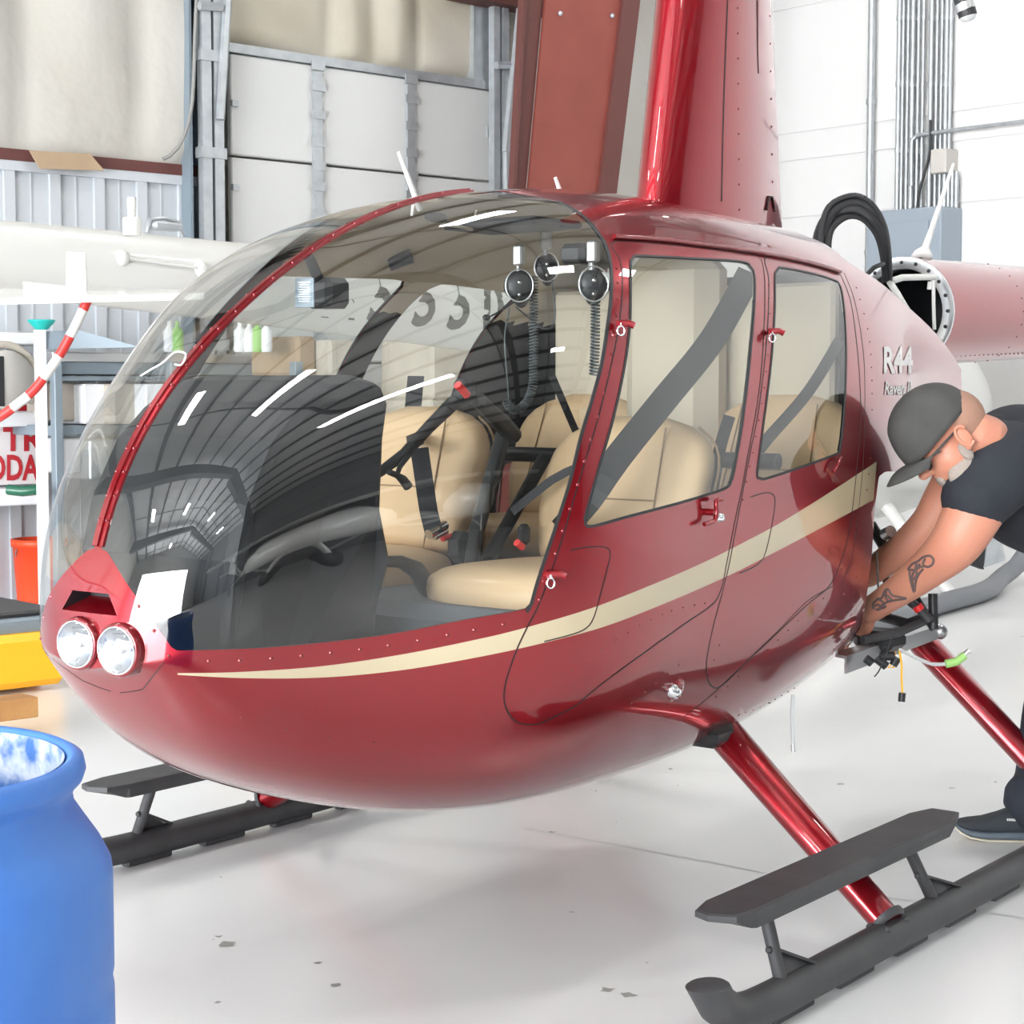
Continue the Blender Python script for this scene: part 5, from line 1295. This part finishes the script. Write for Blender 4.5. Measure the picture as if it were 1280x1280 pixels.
# ears, glasses, beard, cap
for s_ in (-1, 1):
    b = MB(); Re = Matrix((hf, hs, hu)).transposed()
    b.ball(hp(-.012, .080 * s_, -.022), (.019, .007, .030), 0, 10, Re)
    b.tube([hp(-.014 + .017 * math.cos(a_), (.084 + .003) * s_, -.020 + .029 * math.sin(a_)) for a_ in np.linspace(-2.2, 2.6, 16)], .0042, 7)
    b.ball(hp(-.006, .082 * s_, -.047), (.009, .006, .010), 0, 7, Re); b.build('ear', ['skin'], man)
b = MB()
b.tube([hp(-.012, .084, .004), hp(.03, .080, .0), (hp(.085, .060, -.008))], .0032, 6); b.tube([hp(-.012, -.084, .004), hp(.03, -.080, .0), (hp(.085, -.060, -.008))], .0032, 6)
for s_ in (-1, 1):
    b.ball(hp(.098, .034 * s_, -.014), (.005, .028, .017), 1, 10, RH); b.tube([hp(.098 - .008 * abs(math.cos(a_)), .034 * s_ + .029 * math.cos(a_), -.014 + .018 * math.sin(a_)) for a_ in np.linspace(0, 2 * PI, 20)[:-1]], .0022, 6, closed=True)
b.tube([hp(.100, -.008, -.008), hp(.105, 0, -.006), hp(.100, .008, -.008)], .0022, 6)
b.build('glasses', ['black', M.setdefault('eyelens', mat('eyeglass_lens', (.03, .035, .045), .08, spec=.9))], man)
b = MB()
b.ball(hp(-.036, 0, .014), (.084, .0785, .082), 1, 16, RH)
b.ball(hp(.052, 0, -.104), (.046, .050, .034), 0, 10, RH); b.ball(hp(.088, 0, -.078), (.010, .026, .020), 0, 8, RH)
for s_ in (-1, 1): b.ball(hp(.034, .047 * s_, -.088), (.048, .022, .032), 0, 8, RH); b.ball(hp(.004, .063 * s_, -.055), (.015, .010, .026), 0, 8, RH)
b.build('beard', ['beard', M.setdefault('hair', mat('short_hair', (.36, .20, .14), .8, bump=(300, .8, .002)))], man)
b = MB(); n = 40; vs = []; CO = (.012, 0, .046)
for i in range(15):
    ph = (PI * .5 + .16) * i / 14
    for k in range(n):
        a_ = 2 * PI * k / n; rf, rs_ = .113, .090
        x = rf * math.sin(ph) * math.cos(a_) ; y = rs_ * math.sin(ph) * math.sin(a_); z_ = .100 * math.cos(ph)
        if i > 8: z_ -= .030 * (i - 8) / 6 * (math.cos(a_) * .5 + .5) ** 1.5
        seam_ = 1 - .010 * math.exp(-((a_ * 6 / (2 * PI)) % 1 - .5) ** 2 * 300)
        vs.append(hp(CO[0] + x * seam_, y * seam_, CO[2] + z_ * seam_))
b.add(vs, [(i * n + k, i * n + (k + 1) % n, (i + 1) * n + (k + 1) % n, (i + 1) * n + k) for i in range(14) for k in range(n)])
b.ball(hp(CO[0], 0, CO[2] + .101), (.007, .007, .004), 0, 6, RH)
cap = b.build('cap', ['cap'], man); sl_ = cap.modifiers.new('t', 'SOLIDIFY'); sl_.thickness = .003
b = MB(); vs = []; nb = 15; mb_ = 9
for i in range(nb):
    a_ = (i / (nb - 1) - .5) * 2 * 1.18
    for j in range(mb_):
        t = j / (mb_ - 1)
        x0_, y0_ = CO[0] + .108 * math.cos(a_), .087 * math.sin(a_); ln = .082 * math.cos(a_ * .95) ** .6 if abs(a_) < 1.6 else 0
        x = x0_ + ln * t; y = y0_ * (1 - .06 * t); z_ = CO[2] - .037 - .004 * t - 2.6 * y * y * (1 + .9 * t) + .010 * math.sin(PI * t)
        vs.append(hp(x, y, z_))
b.add(vs, [(i * mb_ + j, i * mb_ + j + 1, (i + 1) * mb_ + j + 1, (i + 1) * mb_ + j) for i in range(nb - 1) for j in range(mb_ - 1)])
br = b.build('cap_brim', ['cap'], cap); sl_ = br.modifiers.new('t', 'SOLIDIFY'); sl_.thickness = .004
# shirt
b = MB()
limb(b, [(1236, 552, 4.73, (.076, .082)), (1252, 564, 4.76, (.155, .145)), (1275, 584, 4.8, (.195, .188)), (1310, 602, 4.86, (.20, .205)), (1360, 625, 4.95, (.19, .18)), (1400, 645, 5.05, (.175, .17))], 26)
limb(b, [(1262, 575, 4.68, .106), (1245, 594, 4.62, .103), (1230, 611, 4.61, .098), (1221, 622, 4.60, .094)], 22)
limb(b, [(1240, 560, 4.90, .090), (1220, 575, 4.93, .082), (1203, 590, 4.95, .075)], 18)
vsx = b
o = remesh(b.build('shirt', ['shirt'], man), .008, 5)
# trousers
b = MB()
limb(b, [(1385, 640, 5.03, (.19, .18)), (1415, 655, 5.10, (.19, .17)), (1430, 665, 5.14, (.17, .16))], 22)
limb(b, [(1405, 665, 5.02, .13), (1380, 740, 5.12, .115), (1345, 820, 5.20, .093), (1318, 880, 5.2, .085), (1308, 940, 5.19, .080), (1303, 980, 5.18, .082), (1299, 994, 5.16, .098), (1298, 1003, 5.15, .100), (1300, 1008, 5.15, .085)], 20)
limb(b, [(1420, 665, 5.25, .13), (1402, 760, 5.45, .11), (1390, 830, 5.65, .09), (1396, 900, 5.74, .08), (1402, 965, 5.8, .085), (1402, 985, 5.8, .08)], 20)
remesh(b.build('trousers', ['pants'], man), .009, 5)
def shoe(heel, toe, nm):
    d_ = (toe - heel).normalized(); s_ = d_.cross(Vector((0, 0, 1))).normalized(); L_ = (toe - heel).length
    def loft(rows, m_, nm, par_):
        b = MB(); n = 20; vs = []
        for t, z0, z1, w in rows:
            for k in range(n):
                a_ = 2 * PI * k / n; ca, sa = math.cos(a_), math.sin(a_)
                yy = w * math.copysign(abs(ca) ** .7, ca); zz = (z0 + z1) / 2 + (z1 - z0) / 2 * math.copysign(abs(sa) ** .7, sa)
                vs.append(heel + d_ * (t * L_) + s_ * yy + Vector((0, 0, zz)))
        m2 = len(rows); b.add(vs, [(i * n + k, i * n + (k + 1) % n, (i + 1) * n + (k + 1) % n, (i + 1) * n + k) for i in range(m2 - 1) for k in range(n)] + [tuple(range(n))[::-1], tuple(range((m2 - 1) * n, m2 * n))]); return b.build(nm, [m_], par_)
    u_ = loft([(.0, .03, .075, .028), (.06, .02, .105, .038), (.18, .018, .112, .042), (.32, .018, .112, .043), (.45, .018, .098, .044), (.6, .02, .078, .048), (.75, .022, .062, .050), (.88, .028, .056, .045), (.96, .034, .052, .032), (1.0, .042, .048, .012)], 'shoe', 'shoe', man)
    loft([(.0, .008, .034, .034), (.1, .004, .036, .042), (.4, .004, .034, .042), (.7, .004, .030, .052), (.86, .010, .032, .048), (.95, .022, .038, .036), (1.01, .034, .043, .014)], 'sole', 'shoe_sole', u_)
    loft([(.02, .0, .008, .034), (.1, .0, .007, .042), (.4, .0, .007, .042), (.7, .0, .007, .052), (.86, .005, .013, .048), (.95, .016, .024, .036), (1.012, .029, .036, .014)], 'soletan', 'outsole', u_)
    b = MB()
    for i in range(6):
        t = .36 + .055 * i; z_ = .110 - .055 * (t - .36) / .28
        b.tube([heel + d_ * (t * L_) + s_ * (-.022) + Vector((0, 0, z_ - .006)), heel + d_ * ((t + .02) * L_) + Vector((0, 0, z_ + .004)), heel + d_ * (t * L_) + s_ * .022 + Vector((0, 0, z_ - .006))], .0028, 6)
    c_ = heel + d_ * (.37 * L_) + Vector((0, 0, .117))
    for q_ in (-1, 1): b.tube([c_, c_ + d_ * .012 + s_ * .014 * q_ + Vector((0, 0, .012)), c_ + d_ * .026 + s_ * .022 * q_ + Vector((0, 0, .0)), c_ + d_ * .014 + s_ * .012 * q_ + Vector((0, 0, -.004)), c_], .0024, 6)
    b.build('lace', ['black'], u_)
    sg_ = s_ if s_.dot(CAM - heel) > 0 else -s_
    if nm:
        b = MB(); c_ = heel + d_ * (.47 * L_) + sg_ * .0465 + Vector((0, 0, .068))
        for i in range(6): b.box(c_ + d_ * (i * .005 - .012), (.0038, .002, .0065), 0, Matrix((d_, s_, Vector((0, 0, 1)))).transposed())
        b.build('shoe_mark', ['white_paint'], u_)
shoe(onz(1325, 1052, .0), onz(1194, 1046, .0), True)
shoe(onz(1450, 985, 0), onz(1350, 985, 0), False)
# tattoos: ink lines pressed onto the forearm
def acast(x, y):
    v = ray(x, y).normalized(); h = abv.ray_cast(CAM, v); return None if h[0] is None else h[0] - v * .0008
def ink(mb, pts, r=.0034):
    P = [acast(*p) for p in smooth_line(pts, 2)]; P = [p for p in P if p is not None]
    if len(P) > 1: mb.tube(P, r, 6)
b = MB()
cr = lambda x, y: (1060 + x * .1875, 540 + y * .1875)
for L in ([(400, 915), (430, 880), (470, 860), (500, 835), (545, 825), (570, 850), (560, 885), (525, 900), (500, 880), (515, 845)], [(400, 915), (445, 920), (480, 900), (520, 895)], [(410, 925), (415, 980), (440, 1065), (450, 1000), (470, 950), (500, 915)], [(440, 1060), (425, 985), (440, 935), (480, 880)],
          [(460, 870), (450, 910), (460, 950), (440, 985)], [(175, 1180), (165, 1150), (190, 1120), (225, 1105), (245, 1060), (270, 1050), (300, 1090), (385, 1108), (320, 1120), (270, 1130), (230, 1150), (215, 1180), (190, 1185)], [(195, 1110), (230, 1130), (250, 1165), (225, 1175)], [(255, 1055), (250, 1100), (280, 1135)], [(180, 1160), (205, 1150), (220, 1165), (200, 1185)], [(235, 1080), (270, 1095), (300, 1125)]):
    ink(b, [cr(*p) for p in L])
b.build('forearm_tattoo', ['tattoo'], man)

# ================================================================== WHITE AIRPLANE BEHIND THE CAMERA (seen mirrored in the bubble)
N0 = Vector((-3.9, -10.9, 1.15)); T0 = Vector((-8.4, -14.6, 1.35)); ap_d = (T0 - N0); ap_L = ap_d.length; ap_d.normalize(); ap_s = ap_d.cross(Vector((0, 0, 1))).normalized()
ap = thing('airplane', (N0.x, N0.y, 0), 'white high-wing airplane mirrored small in the lower part of the windshield', 'airplane')
qa = ap_d.to_track_quat('Z', 'Y').to_matrix()
b = MB(); b.lathe([(.0005, 0), (.22, .02), (.42, .25), (.52, .9), (.58, 1.6), (.56, 2.5), (.38, 3.8), (.20, 5.4), (.12, ap_L), (.0005, ap_L + .02)], N0, 28, 0, qa); b.build('fuselage', ['white_paint'], ap)
b = MB(); b.lathe([(.50, 1.3), (.66, 1.7), (.66, 2.5), (.50, 3.1)], N0 + Vector((0, 0, .12)), 20, 0, qa); b.build('cabin_glazing', ['dark'], ap)
b = MB(); wc = N0 + ap_d * 1.9 + Vector((0, 0, .85)); b.box(wc, (10.4, 1.45, .16), 0, Matrix((ap_s, ap_d, Vector((0, 0, 1)))).transposed(), .06); b.build('wing', ['white_paint'], ap)
for s_ in (-1, 1):
    b = MB(); b.tube([N0 + ap_d * 1.8 + ap_s * .5 * s_ + Vector((0, 0, -.4)), wc + ap_s * 2.3 * s_], .05, 8); b.build('wing_strut', ['white_paint'], ap)
    b = MB(); p = N0 + ap_d * 2.1 + ap_s * 1.15 * s_; p.z = .2; b.tube([p + Vector((0, 0, .1)), N0 + ap_d * 2.0 + Vector((0, 0, -.4))], .04, 8); b.lathe([(.0005, -.07), (.18, -.07), (.2, 0), (.18, .07), (.0005, .07)], p, 20, 1, ap_s.to_track_quat('Z', 'Y').to_matrix()); b.build('main_wheel', ['white_paint', 'rubber'], ap)
b = MB(); p = N0 + ap_d * .5; p.z = .18; b.tube([p, p + Vector((0, 0, .6))], .04, 8); b.lathe([(.0005, -.06), (.16, -.06), (.18, 0), (.16, .06), (.0005, .06)], p, 20, 1, ap_s.to_track_quat('Z', 'Y').to_matrix()); b.build('nose_wheel', ['white_paint', 'rubber'], ap)
b = MB(); b.prism([T0 - ap_d * 1.2, T0 + ap_d * .1, T0 + ap_d * .35 + Vector((0, 0, 1.35)), T0 - ap_d * .15 + Vector((0, 0, 1.35))], ap_s * .06); b.build('tail_fin', ['white_paint'], ap)
b = MB(); b.box(T0 - ap_d * .3, (3.2, .8, .07), 0, Matrix((ap_s, ap_d, Vector((0, 0, 1)))).transposed(), .02); b.build('tailplane', ['white_paint'], ap)
b = MB(); b.box(N0 - ap_d * .06, (.12, .03, 1.8), 0, Matrix((ap_s, ap_d, Vector((0, 0, 1)))).transposed(), .01); b.build('propeller', ['black'], ap)

# ================================================================== LIGHT
w = bpy.data.worlds.new('daylight'); bpy.context.scene.world = w; w.use_nodes = True
w.node_tree.nodes['Background'].inputs[0].default_value = (.95, .97, 1, 1); w.node_tree.nodes['Background'].inputs[1].default_value = 17.0
pl_ = bpy.data.lights.new('door_portal', 'AREA'); pl_.shape = 'RECTANGLE'; pl_.size = OV1 - OV0; pl_.size_y = OZ; pl_.cycles.is_portal = True
po = bpy.data.objects.new('door_portal', pl_); COL.objects.link(po)
po.matrix_world = Matrix((WV, Vector((0, 0, 1)), -WU)).transposed().to_4x4(); po.location = W(LU - .25, (OV0 + OV1) / 2, OZ / 2)
if (po.matrix_world.to_3x3() @ Vector((0, 0, -1))).dot(WU) < 0: po.matrix_world = Matrix.Translation(po.location) @ Matrix((-WV, Vector((0, 0, 1)), -WU)).transposed().to_4x4()
M['lamp'].node_tree.nodes['Principled BSDF'].inputs['Emission Strength'].default_value = 26
sc = bpy.context.scene
sc.view_settings.view_transform = 'Standard'; sc.view_settings.look = 'None'; sc.view_settings.gamma = 1; sc.view_settings.exposure = .88
sc.cycles.max_bounces = 10; sc.cycles.diffuse_bounces = 5; sc.cycles.glossy_bounces = 5; sc.cycles.transparent_max_bounces = 16; sc.cycles.caustics_reflective = False; sc.cycles.caustics_refractive = False
sc.cycles.sample_clamp_indirect = 6
